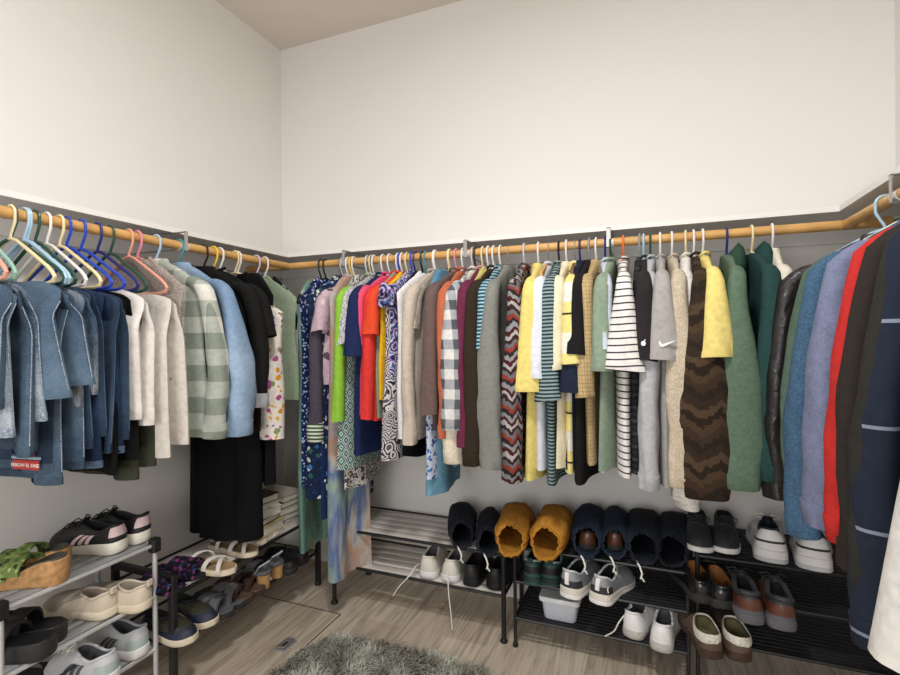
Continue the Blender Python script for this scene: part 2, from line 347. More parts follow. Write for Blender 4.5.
def sleeve_mb(w, zs, zb, su, splay, sgny, seed, long=False, x0=0, sv=.03, T0=.026, start=.07):
    """near (sgny=+1) or far sleeve: from the shoulder seam over the round of the shoulder and down"""
    rnd = random.Random(seed); ph = rnd.uniform(0, 6); b = MB()
    p0 = Vector((0, w-start, zs+start*.38)); p1 = Vector((0, w+.006, zs-.016)); sl_ = rnd.uniform(-.28, .28); p3 = Vector((x0, w+splay, zb))
    dx = (p3-p1)
    pts = []
    n1 = 4
    CS = .03
    for k in range(n1):
        t = k/n1; pts.append(p0.lerp(p1, t)+Vector((0, 0, .012*sin(pi*t))))
    n2 = 14
    for k in range(n2+1):
        t = k/n2; q = p1+Vector((dx.x*t, dx.y*(t**.8), dx.z*t))
        if long: q.y += .02*sin(pi*t); q.x += .006*sin(5*t+ph)
        pts.append(q)
    rg = []; N = len(pts); M_ = 22
    for i, q in enumerate(pts):
        t = max(0, (i-n1)/n2); tan = (pts[min(i+1, N-1)]-pts[max(i-1, 0)]).normalized()
        nrm = Vector((1, 0, 0)); bi = tan.cross(nrm).normalized()
        if i < n1: a = T0*(.7+.3*i/n1); c = CS*(.7+.3*i/n1)
        elif long:
            a = T0+(su-T0)*smooth01(t*2.0)*(1-.25*smooth01((t-.75)*4)); c = CS+(sv-CS)*smooth01(t*1.4)
        else:
            a = T0+(su-T0)*t; c = CS+(sv-CS)*smooth01(t)
        r_ = []
        for k in range(M_):
            th = 2*pi*k/M_; fo = 1+.10*sin(3*th+ph+t*3)*t+.05*sin(5*th-ph+7*t)*t
            if long: fo += (.07*sin(t*23+2*th+ph)+.05*sin(t*11-th+2*ph))*smooth01(t*1.5)
            r_.append(q+nrm*(a*sgn(cos(th), .85)*fo)+bi*(c*sin(th)*fo)+Vector((0, 0, (0 if long else sl_)*a*cos(th)*t*t)))
        rg.append(r_)
    end = rg[-1]; ctr = sum(end, Vector())/M_; cov = [list(r_) for r_ in rg]
    rg.append([ctr+(v-ctr)*.86+Vector((0, 0, .002)) for v in end]); rg.append([ctr+(v-ctr)*.7+Vector((0, 0, .05)) for v in end])
    if sgny < 0:
        rg = [[Vector((v.x, -v.y, v.z)) for v in r_] for r_ in rg]; cov = [[Vector((v.x, -v.y, v.z)) for v in r_] for r_ in cov]
    b.loft(rg, 0, True, True)
    return b, cov
def band_mb(rings, h, th=.0025, grow=1.0):
    """a cuff or hem laid over the last h metres of a row of rings"""
    R = [[Vector(v) for v in r_] for r_ in rings]; C_ = [sum(r_, Vector())/len(r_) for r_ in R]
    acc = 0; k = len(R)-1; out = [(R[-1], C_[-1])]
    while k > 0 and acc < h:
        d = (C_[k]-C_[k-1]).length
        if d < 1e-6: k -= 1; continue
        if acc+d <= h: out.append((R[k-1], C_[k-1]))
        else:
            f_ = (h-acc)/d; out.append(([a.lerp(b_, f_) for a, b_ in zip(R[k], R[k-1])], C_[k].lerp(C_[k-1], f_)))
        acc += d; k -= 1
    def off(r_, c, t): return [v+(v-c).normalized()*t+(v-c)*(grow-1) for v in r_]
    dn = (out[0][1]-out[1][1]).normalized()
    rg = [[c_+(v-c_)*.84 for v in out[0][0]] for c_ in (out[0][1],)]
    rg.append([v+dn*.002 for v in off(out[0][0], out[0][1], th*.4)])
    for r_, c in out: rg.append(off(r_, c, th))
    rg.append(off(out[-1][0], out[-1][1], -.004)); b = MB(); b.loft(rg, 0, False, False); return b
def crew_mb(z0, neck=.058, r=.005, top=.019):
    b = MB(); b.tube([(top*sin(t)*1.2, neck*1.02*cos(t), z0+.004+.01*abs(cos(t))-.012*max(0, sin(t))) for t in (2*pi*k/24 for k in range(24))], r, 8, closed=True); return b
def fold_collar_mb(z0, neck=.058, h=.045):
    b = MB(); rg = []
    for g_, dz in ((.85, -.02), (.88, .006), (.93, .014), (1.02, .008), (1.24, -h*.45), (1.38, -h*.95), (1.32, -h*.93), (1.0, -.012)):
        rg.append([(.022*sin(t)*g_*(1.2 if sin(t) > 0 else 1), neck*cos(t)*g_, z0+dz-.012*max(0, sin(t))*(dz < 0)) for t in (2*pi*k/24 for k in range(24))])
    b.loft(rg, 0); return b
def hood_mb(z0, w=.1):
    b = MB(); rg = []
    for k in range(11):
        t = .02+.096*k; s_ = (1-(2*t-1)**2)**.36
        rg.append([(-.02+.04*s_*cos(q), .015+w*s_*sin(q), z0+.03-.17*t-.02*cos(q)) for q in (2*pi*i/20 for i in range(20))])
    b.loft(rg, 0, True, True); return b
ROT = {'B': pi, 'L': -pi/2, 'R': pi/2}
def place(rod_, s):
    return {'B': (s, YB, ZR), 'L': (XLR, s, ZR), 'R': (XRR, s, ZR)}[rod_]
GR = {'B': 'clothes hanging on the back rod', 'L': 'clothes hanging on the left rod', 'R': 'clothes hanging on the right rod'}
HG = {'B': 'hangers on the back rod', 'L': 'hangers on the left rod', 'R': 'hangers on the right rod'}
HCOL = {'white': 'e8e4de', 'cream': 'e6d6a8', 'peach': 'e6a08a', 'pink': 'e08a9a', 'teal': '3f8f98', 'light blue': 'a9c8dc', 'blue': '2244b8', 'dark blue': '1c2470',
        'green': '1f4a3c', 'black': '16161a', 'yellow': 'e8c23a', 'orange': 'e8742c', 'lavender': 'c8b8d8', 'clear': 'c8ccd0', 'silver': 'b4b6ba', 'grey': '8f9096', 'mint': '8fb8a8', 'brown': '6a4a30', 'tan': 'c89a5a'}
HM = {}
def hanger_meshes(kind):
    if kind in HM: return HM[kind]
    r = {'plastic': .0042, 'wire': .0018, 'wood': .0022}[kind]; h = MB(); R2 = RR+r+.001
    up = [(0, -R2*1.0, -.014)]+[(0, p[1], p[2]) for p in arc(0, 0, R2, pi, 0, 12)]+[(0, R2, -.012), (0, R2*.98, -.026), (0, R2*.55, -.046), (0, .004, -.06), (0, 0, -.074)]
    h.tube(up, r, 8)
    f = MB(); W = .195
    if kind == 'wood':
        for s in (-1, 1):
            f.loft([[(x, s*(.0+W*t), -.074-.06*t**1.2+z) for x, z in ((-.006, -.014), (.006, -.014), (.006, .008), (-.006, .008))] for t in (i/8 for i in range(9))], 0, True, True)
        f.tube([(0, -W+.01, -.13), (0, -W+.02, -.17), (0, W-.02, -.17), (0, W-.01, -.13)], .004, 8)
    else:
        rf = r*(1.25 if kind == 'plastic' else 1)
        pth = [(0, 0, -.074), (0, .03, -.083), (0, .1, -.125), (0, .17, -.168), (0, W-.006, -.184), (0, W+.003, -.197), (0, W-.004, -.209), (0, W-.03, -.214), (0, 0, -.215),
               (0, -W+.03, -.214), (0, -W+.004, -.209), (0, -W-.003, -.197), (0, -W+.006, -.184), (0, -.17, -.168), (0, -.1, -.125), (0, -.03, -.083)]
        f.tube(pth, rf, 8, closed=True)
    HM[kind] = (h, f, {}); return HM[kind]
def hanger(rod_, s, col, short, kind='plastic', yaw=0):
    h, f, cache = hanger_meshes(kind)
    mt = mat('hanger '+col, HCOL[col], .35) if kind == 'plastic' else (steel if kind == 'wire' else mat('hanger wood '+col, HCOL[col], .5))
    if col not in cache: cache[col] = (h.mesh('hook', mt if kind == 'plastic' else steel), f.mesh('hanger_frame', mt))
    what = {'plastic': col+' plastic hanger', 'wire': 'thin silver wire hanger', 'wood': col+' wooden hanger'}[kind]
    t = thing('clothes_hanger', place(rod_, s), ROT[rod_]+yaw, what+' holding the '+short, 'hanger', HG[rod_])
    for nm, me in zip(('hook', 'hanger_frame'), cache[col]):
        o = bpy.data.objects.new(nm, me); COL.objects.link(o); o.parent = t
    return t
SEED = [0]
def garment(rod_, s, kind, zh, zb, su, w, mt, name, cat, label, short, hcol, **o):
    SEED[0] += 1; sd = SEED[0]; g = MATS[mt]; yaw = o.get('yaw', random.Random(sd*13).uniform(-.07, .07)); T = o.get('T', .026); rnd = random.Random(sd*7)
    hanger(rod_, s, hcol, short, o.get('hk', 'plastic'), yaw)
    t = thing(name, place(rod_, s), ROT[rod_]+yaw, label, cat, GR[rod_])
    z0 = o.get('z0', -.085); zh -= ZR; zb = (zb - ZR) if zb else None; drop = o.get('drop', .105)
    fl_, fo = o.get('flare', 0), o.get('fold', .007)
    y0 = o.get('y0', 0)
    if kind == 'drape':                                            # folded over the bar of its hanger: two hanging layers
        zt = o.get('zt', -.222); zh2 = o.get('zh2', zh+ZR+.03)-ZR
        for q, (zz, xx) in enumerate(((zh, 1), (zh2, -1))):
            b = MB(); rg = []; ph = rnd.uniform(0, 6); n = 16; hw = w; fo = o.get('fold', .013)
            for k in range(n+1):
                tt = k/n; bx = T*(.35+.65*smooth01(tt*3)); a = hw*(1+fl_*tt)
                off = xx*T*(.25+.75*smooth01(tt*4))
                rg.append(ring_at(zt+(zz-zt)*tt, a, bx, ph+tt, fo*(.25+tt), 2.4, y0, off, zt=lambda cy, sx, tt=tt: o.get('slant', 0)*cy*tt-o.get('droop', .035)*abs(cy)**3*(1-tt)**1.5+.006*sin(3*cy+ph)*(1-tt)))
            e = rg[-1]; cv = list(rg); rg.insert(0, [(xx*T*.12+(x-xx*T*.25)*.5, y0+(y-y0)*.96, z+T*.4) for x, y, z in rg[0]])
            rg.append([(xx*T+(x-xx*T)*.82, y, z+.003) for x, y, z in e]); rg.append([(xx*T+(x-xx*T)*.6, y0+(y-y0)*.92, z+.05) for x, y, z in e])
            b.loft(rg, 0, True, True); lg = b.build(o.get('pname', 'leg'), g, t)
            if 'hem' in o: band_mb(cv, o.get('hemh', .022), .002).build('hem', MATS[o['hem']], lg)
            if 'seam' in o:
                b = MB(); k0 = 2
                for i_ in (0,): b.tube([(r_[i_][0]*1.0, r_[i_][1]+(.002 if i_ == 0 else 0), r_[i_][2]) for r_ in rg[2:-3]], .0015, 6)
                b.build('seam', MATS[o['seam']], lg)
        return t
    if kind == 'skirt':
        b = body_mb(w, -.14, zh, T, .012, w*.9, fl_, fo, o.get('nf', 5), sd, o.get('hemfold'), y0, top=T*.5); b.build('skirt_panel', g, t)
        b = MB(); b.loft([ring_at(z, w*.95, T*.62, 0, 0, 2, y0) for z in (-.175, -.172, -.142, -.139)], 0, False, False); b.build('waistband', g, t)
        return t
    b = body_mb(w, z0, zh, T, drop, o.get('neck', .058), fl_, fo, o.get('nf', 2.2), sd, o.get('hemfold'), y0, hemdip=o.get('hemdip', 0), slant=o.get('slant', 0))
    b.build('body', g, t)
    if kind in ('tee', 'long'):
        zs = z0-drop; sp = o.get('splay', .035)
        for sy in (1, -1):
            x0 = o.get('x0', 0) if sy > 0 else 0
            sb, cov = sleeve_mb(w, zs, zb if sy > 0 else zb, su if sy > 0 else min(su, .04), sp if sy > 0 else min(sp, .03), sy, sd*3+sy, kind == 'long', x0, o.get('sv', .034), o.get('T0', .028))
            sl = sb.build('sleeve', MATS[o['sleevemat']] if 'sleevemat' in o else g, t)
            if kind == 'long' or o.get('cuff'):
                cb = band_mb(cov, o.get('cuffh', .05 if kind == 'long' else .018), .003 if kind == 'long' else .0015, o.get('cuffg', 1.0))
                cb.build('cuff', MATS[o.get('cuffmat', mt)], sl)
    else:
        for sy in (1, -1):
            b = MB(); b.tube([(0.0, sy*.062, z0+.004), (.004, sy*.085, z0-.012), (.004, sy*.11, z0-.035)], .009, 6); b.build('strap', g, t)
    c = o.get('collar', 'crew' if kind in ('tee', 'long') else None); cm = MATS[o.get('collarmat', mt)]
    if c == 'crew': crew_mb(z0).build('collar', cm, t)
    elif c == 'fold': fold_collar_mb(z0).build('collar', cm, t)
    elif c == 'high': fold_collar_mb(z0, .062, .07).build('collar', cm, t)
    elif c == 'hood': hood_mb(z0).build('hood', cm, t)
    if o.get('placket'):
        b = MB(); b.tube([(T*.62+.004, -.01, z0-.03), (T*1.0+.004, 0, zh*.5), (T*1.05+.004, .0, zh+.01)], .006, 6); b.build('placket', g, t)
        for k in range(5):
            b = MB(); zz = z0-.1+(zh+.06-z0+.1)*k/4; b.tube([(T+.006, .002, zz), (T+.012, .002, zz)], .006, 10); b.build('button', mat('button pearl', 'd8d4c8', .3), t)
    return t
def mark(t, pts, y, x, z, th, m, name='emblem', tilt=0, parent=None):
    """small printed mark lying on the room side of a sleeve"""
    b = MB(); b.prism([(-px, pz) for px, pz in pts], -th, th, 'y')
    o = b.build(name, m, parent or t, False); o.location = (x, y, z); o.rotation_euler = (tilt, 0, 0); return o
GARMENTS = [
    ('B', -1.509, 'tank', 0.600, 0.000, 0.000, 0.2, 'crochet', 'crochet_top', 'top', 'navy sleeveless top with pale blue crochet dots, nearest the left corner on back rod', 'dotted crochet top', 'black', dict(T=.02)),
    ('B', -1.538, 'dress', 0.288, 0.000, 0.000, 0.15, 'watercol', 'long_dress', 'dress', 'long brown and teal watercolour dress hanging near the left corner, hem above rack', 'brown and teal dress', 'black', dict(T=.03,flare=.12,hemfold=.02,y0=.04)),
    ('B', -1.408, 'tank', 0.570, 0.000, 0.000, 0.265, 'leafprint', 'leaf_print_top', 'top', 'long navy top with white and green leaf print near the left corner', 'leaf print top', 'silver', dict(T=.048,fold=.01)),
    ('B', -1.413, 'long', 0.874, 0.832, 0.028, 0.2, 'mauvegrey', 'cardigan', 'cardigan', 'dark purple-grey cardigan whose cuff is green and white striped', 'striped cuff cardigan', 'black', dict(cuffmat='cuffstripe',cuffh=.085,cuffg=1.06)),
    ('B', -1.375, 'dress', 0.472, 0.000, 0.000, 0.23, 'polka', 'polka_dot_dress', 'dress', 'navy dress with scattered white dots beside the pastel maxi dress', 'polka dot dress', 'white', dict(T=.022)),
    ('B', -1.341, 'dress', 0.191, 0.000, 0.000, 0.17, 'pastel', 'maxi_dress', 'dress', 'very long pastel tie-dye dress, its hem hanging lowest over the rack', 'pastel maxi dress', 'white', dict(T=.05,flare=.06,fold=.012,hemfold=.03,slant=.0,y0=.045)),
    ('B', -1.353, 'tee', 1.085, 1.325, 0.039, 0.215, 'mauve', 't_shirt', 'shirt', 'mauve printed short sleeved top left of the lime green shirt', 'mauve printed top', 'yellow', dict()),
    ('B', -1.265, 'tank', 0.721, 0.000, 0.000, 0.272, 'tealgeo', 'tunic', 'tunic', 'teal and white geometric tunic hanging in front of the pastel maxi dress', 'geometric tunic', 'clear', dict(T=.05,fold=.006)),
    ('B', -1.233, 'tee', 0.850, 0.936, 0.024, 0.25, 'lime', 't_shirt', 'shirt', 'bright lime green shirt with long loose sleeve', 'lime green shirt', 'black', dict(T0=.022)),
    ('B', -1.228, 'tee', 0.794, 1.267, 0.033, 0.235, 'lace', 'lace_top', 'top', 'white and grey lace top between lime green and navy shirts', 'white lace top', 'white', dict()),
    ('B', -1.179, 'tee', 0.787, 1.221, 0.045, 0.262, 'navytee', 't_shirt', 'shirt', 'plain navy tee just right of the lime green shirt', 'navy tee by lime shirt', 'white', dict(T=.036)),
    ('B', -1.242, 'tank', 0.625, 0.000, 0.000, 0.14, 'snake', 'snake_print_top', 'top', 'grey snake print top hanging behind the navy tee', 'snake print top', 'cream', dict(y0=.09)),
    ('B', -1.142, 'tee', 0.964, 1.246, 0.032, 0.25, 'pink', 't_shirt', 'shirt', 'hot pink short sleeved top next to the red top', 'hot pink top', 'white', dict()),
    ('B', -1.097, 'tee', 0.941, 0.956, 0.024, 0.25, 'coral', 'blouse', 'blouse', 'red long loose-sleeved top between pink and orange tops', 'red top', 'white', dict()),
    ('B', -1.087, 'tank', 0.954, 0.000, 0.000, 0.25, 'sage', 'tank_top', 'top', 'sage green strip of a sleeveless top beside the red top', 'sage sleeveless top', 'blue', dict(T=.018)),
    ('B', -1.075, 'tee', 0.988, 1.309, 0.036, 0.245, 'orangered', 'blouse', 'blouse', 'orange-red short sleeved blouse left of the yellow sleeveless top', 'orange-red blouse', 'white', dict()),
    ('B', -1.048, 'tank', 1.033, 0.000, 0.000, 0.25, 'gold', 'tank_top', 'top', 'golden yellow sleeveless top behind the paisley top', 'golden top', 'cream', dict(T=.02)),
    ('B', -1.022, 'dress', 0.783, 0.000, 0.000, 0.262, 'paisley', 'paisley_tunic', 'tunic', 'black and white paisley tunic with purple side', 'paisley tunic', 'blue', dict(T=.038,fold=.008,flare=.1)),
    ('B', -1.007, 'tee', 1.035, 1.453, 0.038, 0.255, 'paisleyblue', 'blouse', 'blouse', 'blue and purple swirl print blouse above the paisley tunic', 'swirl print blouse', 'dark blue', dict()),
    ('B', -0.951, 'tank', 0.907, 0.000, 0.000, 0.272, 'white', 'tank_top', 'top', 'plain white sleeveless top between paisley tunic and beige cardigan', 'white sleeveless top', 'teal', dict(T=.034,slant=-.03)),
    ('B', -0.969, 'tank', 0.790, 0.000, 0.000, 0.2, 'black', 'tank_top', 'top', 'black sleeveless top whose round hem shows below the pale beige cardigan', 'black sleeveless top', 'black', dict(T=.03,hemdip=-.03)),
    ('B', -0.909, 'long', 0.870, 0.865, 0.025, 0.235, 'beige', 'cardigan', 'cardigan', 'pale beige long sleeved knit cardigan right of the white sleeveless top', 'pale beige cardigan', 'white', dict()),
    ('B', -0.903, 'tee', 0.905, 1.329, 0.028, 0.2, 'sequin', 'blouse', 'blouse', 'beige glitter top right of the pale beige cardigan', 'beige glitter top', 'white', dict()),
    ('B', -0.836, 'tank', 0.718, 0.000, 0.000, 0.265, 'blueflor', 'floral_dress', 'dress', 'blue and white flower print dress on back rod', 'blue flower dress', 'cream', dict(T=.03)),
    ('B', -0.832, 'tank', 0.644, 0.000, 0.000, 0.15, 'tealdenim', 'denim_tunic', 'tunic', 'teal-blue chambray tunic below the brown tee', 'chambray tunic', 'cream', dict(T=.032,y0=.09)),
    ('B', -0.800, 'tee', 0.920, 0.987, 0.035, 0.245, 'browntee', 't_shirt', 'shirt', 'dusty brown top with elbow sleeve left of the plaid flannel', 'dusty brown top', 'pink', dict()),
    ('B', -0.769, 'long', 0.920, 0.903, 0.020, 0.235, 'rust', 'blouse', 'blouse', 'rust orange blouse whose cuff shows left of the plaid flannel', 'rust orange blouse', 'white', dict()),
    ('B', -0.722, 'long', 0.887, 0.942, 0.044, 0.255, 'flannel', 'flannel_shirt', 'shirt', 'black, grey and white plaid flannel shirt', 'plaid flannel', 'clear', dict(collar='fold',cuffh=.06)),
    ('B', -0.708, 'long', 0.784, 0.802, 0.042, 0.225, 'cream', 'jumper', 'jumper', 'cream knit jumper hanging just behind the plaid flannel', 'cream jumper', 'black', dict()),
    ('B', -0.675, 'long', 0.864, 0.876, 0.020, 0.245, 'maroon', 't_shirt', 'shirt', 'thin maroon top with pink shoulder between cream and brown knits', 'maroon top', 'cream', dict(collarmat='pinkpale')),
    ('B', -0.649, 'tank', 0.842, 0.000, 0.000, 0.245, 'olivey', 'tank_top', 'top', 'narrow olive yellow top edge beside the dark brown jumper', 'olive yellow top', 'white', dict(T=.012)),
    ('B', -0.624, 'long', 0.789, 0.806, 0.035, 0.245, 'choc', 'jumper', 'jumper', 'dark chocolate brown jumper in the middle of back rod', 'chocolate jumper', 'white', dict()),
    ('B', -0.594, 'tee', 0.892, 1.247, 0.024, 0.235, 'tealstripe', 't_shirt', 'shirt', 'teal and white fine striped tee left of the grey jumper', 'fine striped tee', 'white', dict()),
    ('B', -0.555, 'long', 0.779, 0.801, 0.049, 0.245, 'greyj', 'jumper', 'jumper', 'mid-grey ribbed long sleeved jumper beside the patterned cardigan', 'mid-grey jumper', 'wire', dict(collar='high',hk='wire')),
    ('B', -0.488, 'long', 0.730, 0.756, 0.038, 0.24, 'aztec', 'cardigan', 'cardigan', 'red, grey and black zigzag patterned cardigan left of the yellow polo', 'zigzag cardigan', 'clear', dict()),
    ('B', -0.427, 'tee', 0.751, 1.096, 0.055, 0.25, 'yellow', 'polo_shirt', 'shirt', 'yellow polo shirt between the zigzag cardigan and the white tee', 'yellow polo by zigzag cardigan', 'white', dict(collar='fold',cuff=1,T=.034)),
    ('B', -0.383, 'tee', 0.792, 1.145, 0.038, 0.245, 'whiteblue', 't_shirt', 'shirt', 'bright white tee right beside the left yellow polo', 'white tee', 'tan', dict(hk='wood',cuff=1,T=.03)),
    ('B', -0.340, 'tee', 0.737, 1.066, 0.046, 0.25, 'stripe_teal', 'striped_shirt', 'shirt', 'dark teal and grey striped shirt hanging below its neighbours', 'dark striped shirt', 'black', dict(cuff=1,T=.026)),
    ('B', -0.309, 'tee', 0.805, 1.175, 0.030, 0.24, 'creampolo', 'polo_shirt', 'shirt', 'cream polo shirt right of the dark striped shirt', 'cream polo', 'white', dict(collar='fold',cuff=1)),
    ('B', -0.275, 'tee', 0.792, 1.194, 0.033, 0.25, 'rugby', 'polo_shirt', 'shirt', 'yellow and white polo with dark stripes across', 'banded yellow polo', 'brown', dict(hk='wood',collar='fold',cuff=1)),
    ('B', -0.254, 'tee', 0.804, 1.097, 0.037, 0.245, 'bluedark', 'polo_shirt', 'shirt', 'dark blue-black polo left of the black shirt', 'dark blue polo', 'dark blue', dict(collar='fold',cuff=1,T=.032)),
    ('B', -0.217, 'tee', 0.754, 1.231, 0.036, 0.252, 'shirtblack', 'button_shirt', 'shirt', 'black button shirt right of the dark blue polo', 'black button shirt', 'grey', dict(collar='fold',T=.03)),
    ('B', -0.190, 'tee', 0.828, 1.082, 0.033, 0.245, 'tancheck', 'check_shirt', 'shirt', 'tan check shirt left of the sage tee', 'tan check shirt', 'white', dict(collar='fold',cuff=1)),
    ('B', -0.156, 'tee', 0.804, 1.248, 0.022, 0.24, 'paleblue', 'button_shirt', 'shirt', 'pale blue-white shirt left of the sage tee', 'pale blue shirt', 'dark blue', dict(T=.024)),
    ('B', -0.134, 'tee', 0.812, 1.175, 0.039, 0.25, 'sagetee', 't_shirt', 'shirt', 'faded sage green tee left of the white striped tee', 'faded sage tee', 'green', dict(cuff=1,T=.026)),
    ('B', -0.087, 'tee', 0.798, 1.180, 0.067, 0.26, 'bw', 'striped_t_shirt', 'shirt', 'white tee with thin black stripes on back rod', 'black striped tee', 'orange', dict(cuff=1,T=.03)),
    ('B', -0.011, 'tee', 0.810, 1.212, 0.043, 0.25, 'charcoal', 't_shirt', 'shirt', 'charcoal tee with a small white fruit emblem on its sleeve', 'charcoal tee', 'light blue', dict(T=.026,tag='fruit')),
    ('B', -0.025, 'tank', 0.808, 0.000, 0.000, 0.235, 'blackheather', 't_shirt', 'shirt', 'black flecked shirt body below the charcoal tee', 'black flecked shirt', 'grey', dict(T=.034)),
    ('B', 0.049, 'tee', 0.776, 1.216, 0.055, 0.255, 'greytee', 't_shirt', 'shirt', 'grey tee with a white tick mark on its sleeve', 'ticked grey tee', 'white', dict(cuff=1,tag='tick',T=.03)),
    ('B', 0.014, 'long', 0.746, 0.774, 0.032, 0.225, 'lgrey', 'jumper', 'jumper', 'light grey jumper body below the ticked grey tee', 'light grey jumper', 'green', dict()),
    ('B', 0.090, 'long', 0.776, 0.800, 0.050, 0.24, 'oatmeal', 'jumper', 'jumper', 'oatmeal flecked jumper between grey tee and brown patterned jumper', 'oatmeal jumper', 'white', dict(cuffh=.03)),
    ('B', 0.139, 'long', 0.687, 0.739, 0.041, 0.2, 'openknit', 'openwork_cardigan', 'cardigan', 'white openwork knit whose hem shows below the brown patterned jumper', 'white openwork knit', 'cream', dict(T=.05)),
    ('B', 0.166, 'long', 0.764, 0.771, 0.078, 0.25, 'jacq', 'jumper', 'jumper', 'dark brown patterned jumper with wide sleeve', 'brown patterned jumper', 'white', dict()),
    ('B', 0.197, 'tee', 0.854, 1.227, 0.056, 0.265, 'yellow2', 't_shirt', 'shirt', 'yellow tee between the brown patterned jumper and sage sweatshirt', 'yellow tee by brown jumper', 'white', dict(cuff=1,collar='crew',T=.03)),
    ('B', 0.276, 'long', 0.805, 0.812, 0.054, 0.25, 'sagesweat', 'sweatshirt', 'sweatshirt', 'faded sage green hooded sweatshirt on back rod', 'sage hoodie', 'dark blue', dict(collar='hood',collarmat='darkgreen')),
    ('B', 0.357, 'long', 0.846, 0.848, 0.058, 0.25, 'tealsweat', 'sweatshirt', 'sweatshirt', 'dark teal green sweatshirt near the right corner', 'dark teal sweatshirt', 'cream', dict(collar='hood')),
    ('B', 0.421, 'long', 0.992, 1.029, 0.032, 0.22, 'ivory', 'cardigan', 'cardigan', 'ivory cardigan in the right corner beside dark teal sweatshirt', 'ivory cardigan', 'white', dict(collar='fold',T=.03)),
    ('R', 1.789, 'long', 0.879, 0.795, 0.044, 0.225, 'leather', 'leather_jacket', 'jacket', 'black leather jacket, first on the right rod beside ivory cardigan', 'leather jacket', 'light blue', dict(collar='fold',T=.04,splay=.045,z0=-.1,drop=.11)),
    ('R', 1.569, 'long', 0.908, 0.854, 0.028, 0.225, 'greensweat', 'sweatshirt', 'sweatshirt', 'muted green sweatshirt between leather jacket and lavender sweatshirt', 'muted green sweatshirt', 'white', dict(splay=.045,z0=-.1,drop=.11)),
    ('R', 1.498, 'long', 0.877, 0.787, 0.041, 0.225, 'blueknit', 'jumper', 'jumper', 'blue flecked jumper with cuff just above the white trainers', 'blue flecked jumper', 'black', dict(splay=.045,z0=-.1,drop=.11)),
    ('R', 1.365, 'long', 0.918, 0.867, 0.048, 0.225, 'lavender', 'sweatshirt', 'sweatshirt', 'lavender-blue sweatshirt left of the red sweatshirt', 'lavender sweatshirt', 'wire', dict(splay=.045,hk='wire',z0=-.1,drop=.11)),
    ('R', 1.218, 'long', 0.923, 0.887, 0.029, 0.225, 'red', 'sweatshirt', 'sweatshirt', 'bright red sweatshirt on the right rod', 'red sweatshirt', 'black', dict(splay=.045,z0=-.1,drop=.11)),
    ('R', 1.139, 'long', 0.876, 0.861, 0.025, 0.225, 'darkbrown', 'jumper', 'jumper', 'dark brown knit jumper just right of the red sweatshirt', 'dark brown jumper', 'black', dict(splay=.045,z0=-.1,drop=.11)),
    ('R', 1.070, 'long', 0.905, 0.853, 0.021, 0.225, 'darkolive', 'jumper', 'jumper', 'dark olive knit jumper between brown jumper and navy windowpane shirt', 'dark olive jumper', 'silver', dict(splay=.045,z0=-.1,drop=.11)),
    ('R', 1.047, 'long', 0.693, 0.761, 0.035, 0.225, 'windowpane', 'flannel_shirt', 'shirt', 'navy shirt with pale windowpane lines at the right edge', 'windowpane shirt', 'white', dict(splay=.045,T=.03,z0=-.1,drop=.11)),
    ('R', 0.880, 'tee', 0.813, 0.834, 0.042, 0.2, 'whitecloth', 'shirt', 'shirt', 'large white shirt at the far right edge of the photo', 'white shirt', 'white', dict(splay=.11,T=.05,z0=-.1,drop=.11,y0=.03)),
    ('L', 0.768, 'drape', 1.150, 0.000, 0.000, 0.2, 'dn_mid', 'denim_shorts', 'shorts', 'blue denim shorts with pale stitched hem at the far left edge', 'far left denim shorts', 'peach', dict(T=.034,hem='dn_mid',seam='dn_stitch',flare=.12,y0=.04,zh2=1.02,slant=-.02)),
    ('L', 0.874, 'drape', 0.938, 0.000, 0.000, 0.22, 'dn_dark', 'denim_skirt', 'skirt', 'dark blue denim skirt with stitched hem, second from the left edge', 'dark denim skirt', 'green', dict(T=.03,hem='dn_mid',seam='dn_stitch',pname='panel',zh2=.98,yaw=.15,patch=1)),
    ('L', 0.804, 'drape', 1.057, 0.000, 0.000, 0.235, 'dn_bleach', 'denim_shorts', 'shorts', 'bleached denim shorts with frayed white hem behind the dark denim skirt', 'bleached denim shorts', 'mint', dict(T=.03,hem='dn_stitch',seam='dn_stitch',flare=.1,yaw=-.1)),
    ('L', 0.873, 'drape', 1.126, 0.000, 0.000, 0.2, 'dn_blue', 'denim_shorts', 'shorts', 'mid-blue denim shorts with wide flaring leg and stitched hem', 'flared denim shorts', 'cream', dict(T=.042,hem='dn_blue',seam='dn_stitch',flare=.28,y0=.04,slant=.02,fold=.012)),
    ('L', 0.907, 'drape', 1.228, 0.000, 0.000, 0.2, 'pale_grey', 'trousers', 'trousers', 'pale grey trousers folded short beside the flared denim shorts', 'pale grey trousers', 'light blue', dict(T=.018)),
    ('L', 0.915, 'drape', 0.900, 0.000, 0.000, 0.23, 'dn_blue', 'jeans', 'jeans', 'faded blue jeans hanging behind the flared denim shorts', 'faded blue jeans', 'light blue', dict(T=.025,seam='dn_stitch',hem='dn_mid')),
    ('L', 0.936, 'drape', 1.111, 0.000, 0.000, 0.24, 'dn_bleach', 'denim_shorts', 'shorts', 'ripped white-bleached denim shorts beside faded blue jeans', 'ripped denim shorts', 'green', dict(T=.022,hem='dn_stitch')),
    ('L', 0.967, 'drape', 0.980, 0.000, 0.000, 0.23, 'dn_dark', 'jeans', 'jeans', 'dark indigo jeans right of the ripped denim shorts', 'dark indigo jeans', 'white', dict(T=.026,seam='dn_mid')),
    ('L', 1.003, 'drape', 0.918, 0.000, 0.000, 0.22, 'dn_navy', 'jeans', 'jeans', 'navy jeans with pale turned hem under the cream hanger', 'navy jeans', 'cream', dict(T=.026,hem='dn_bleach',hemh=.02)),
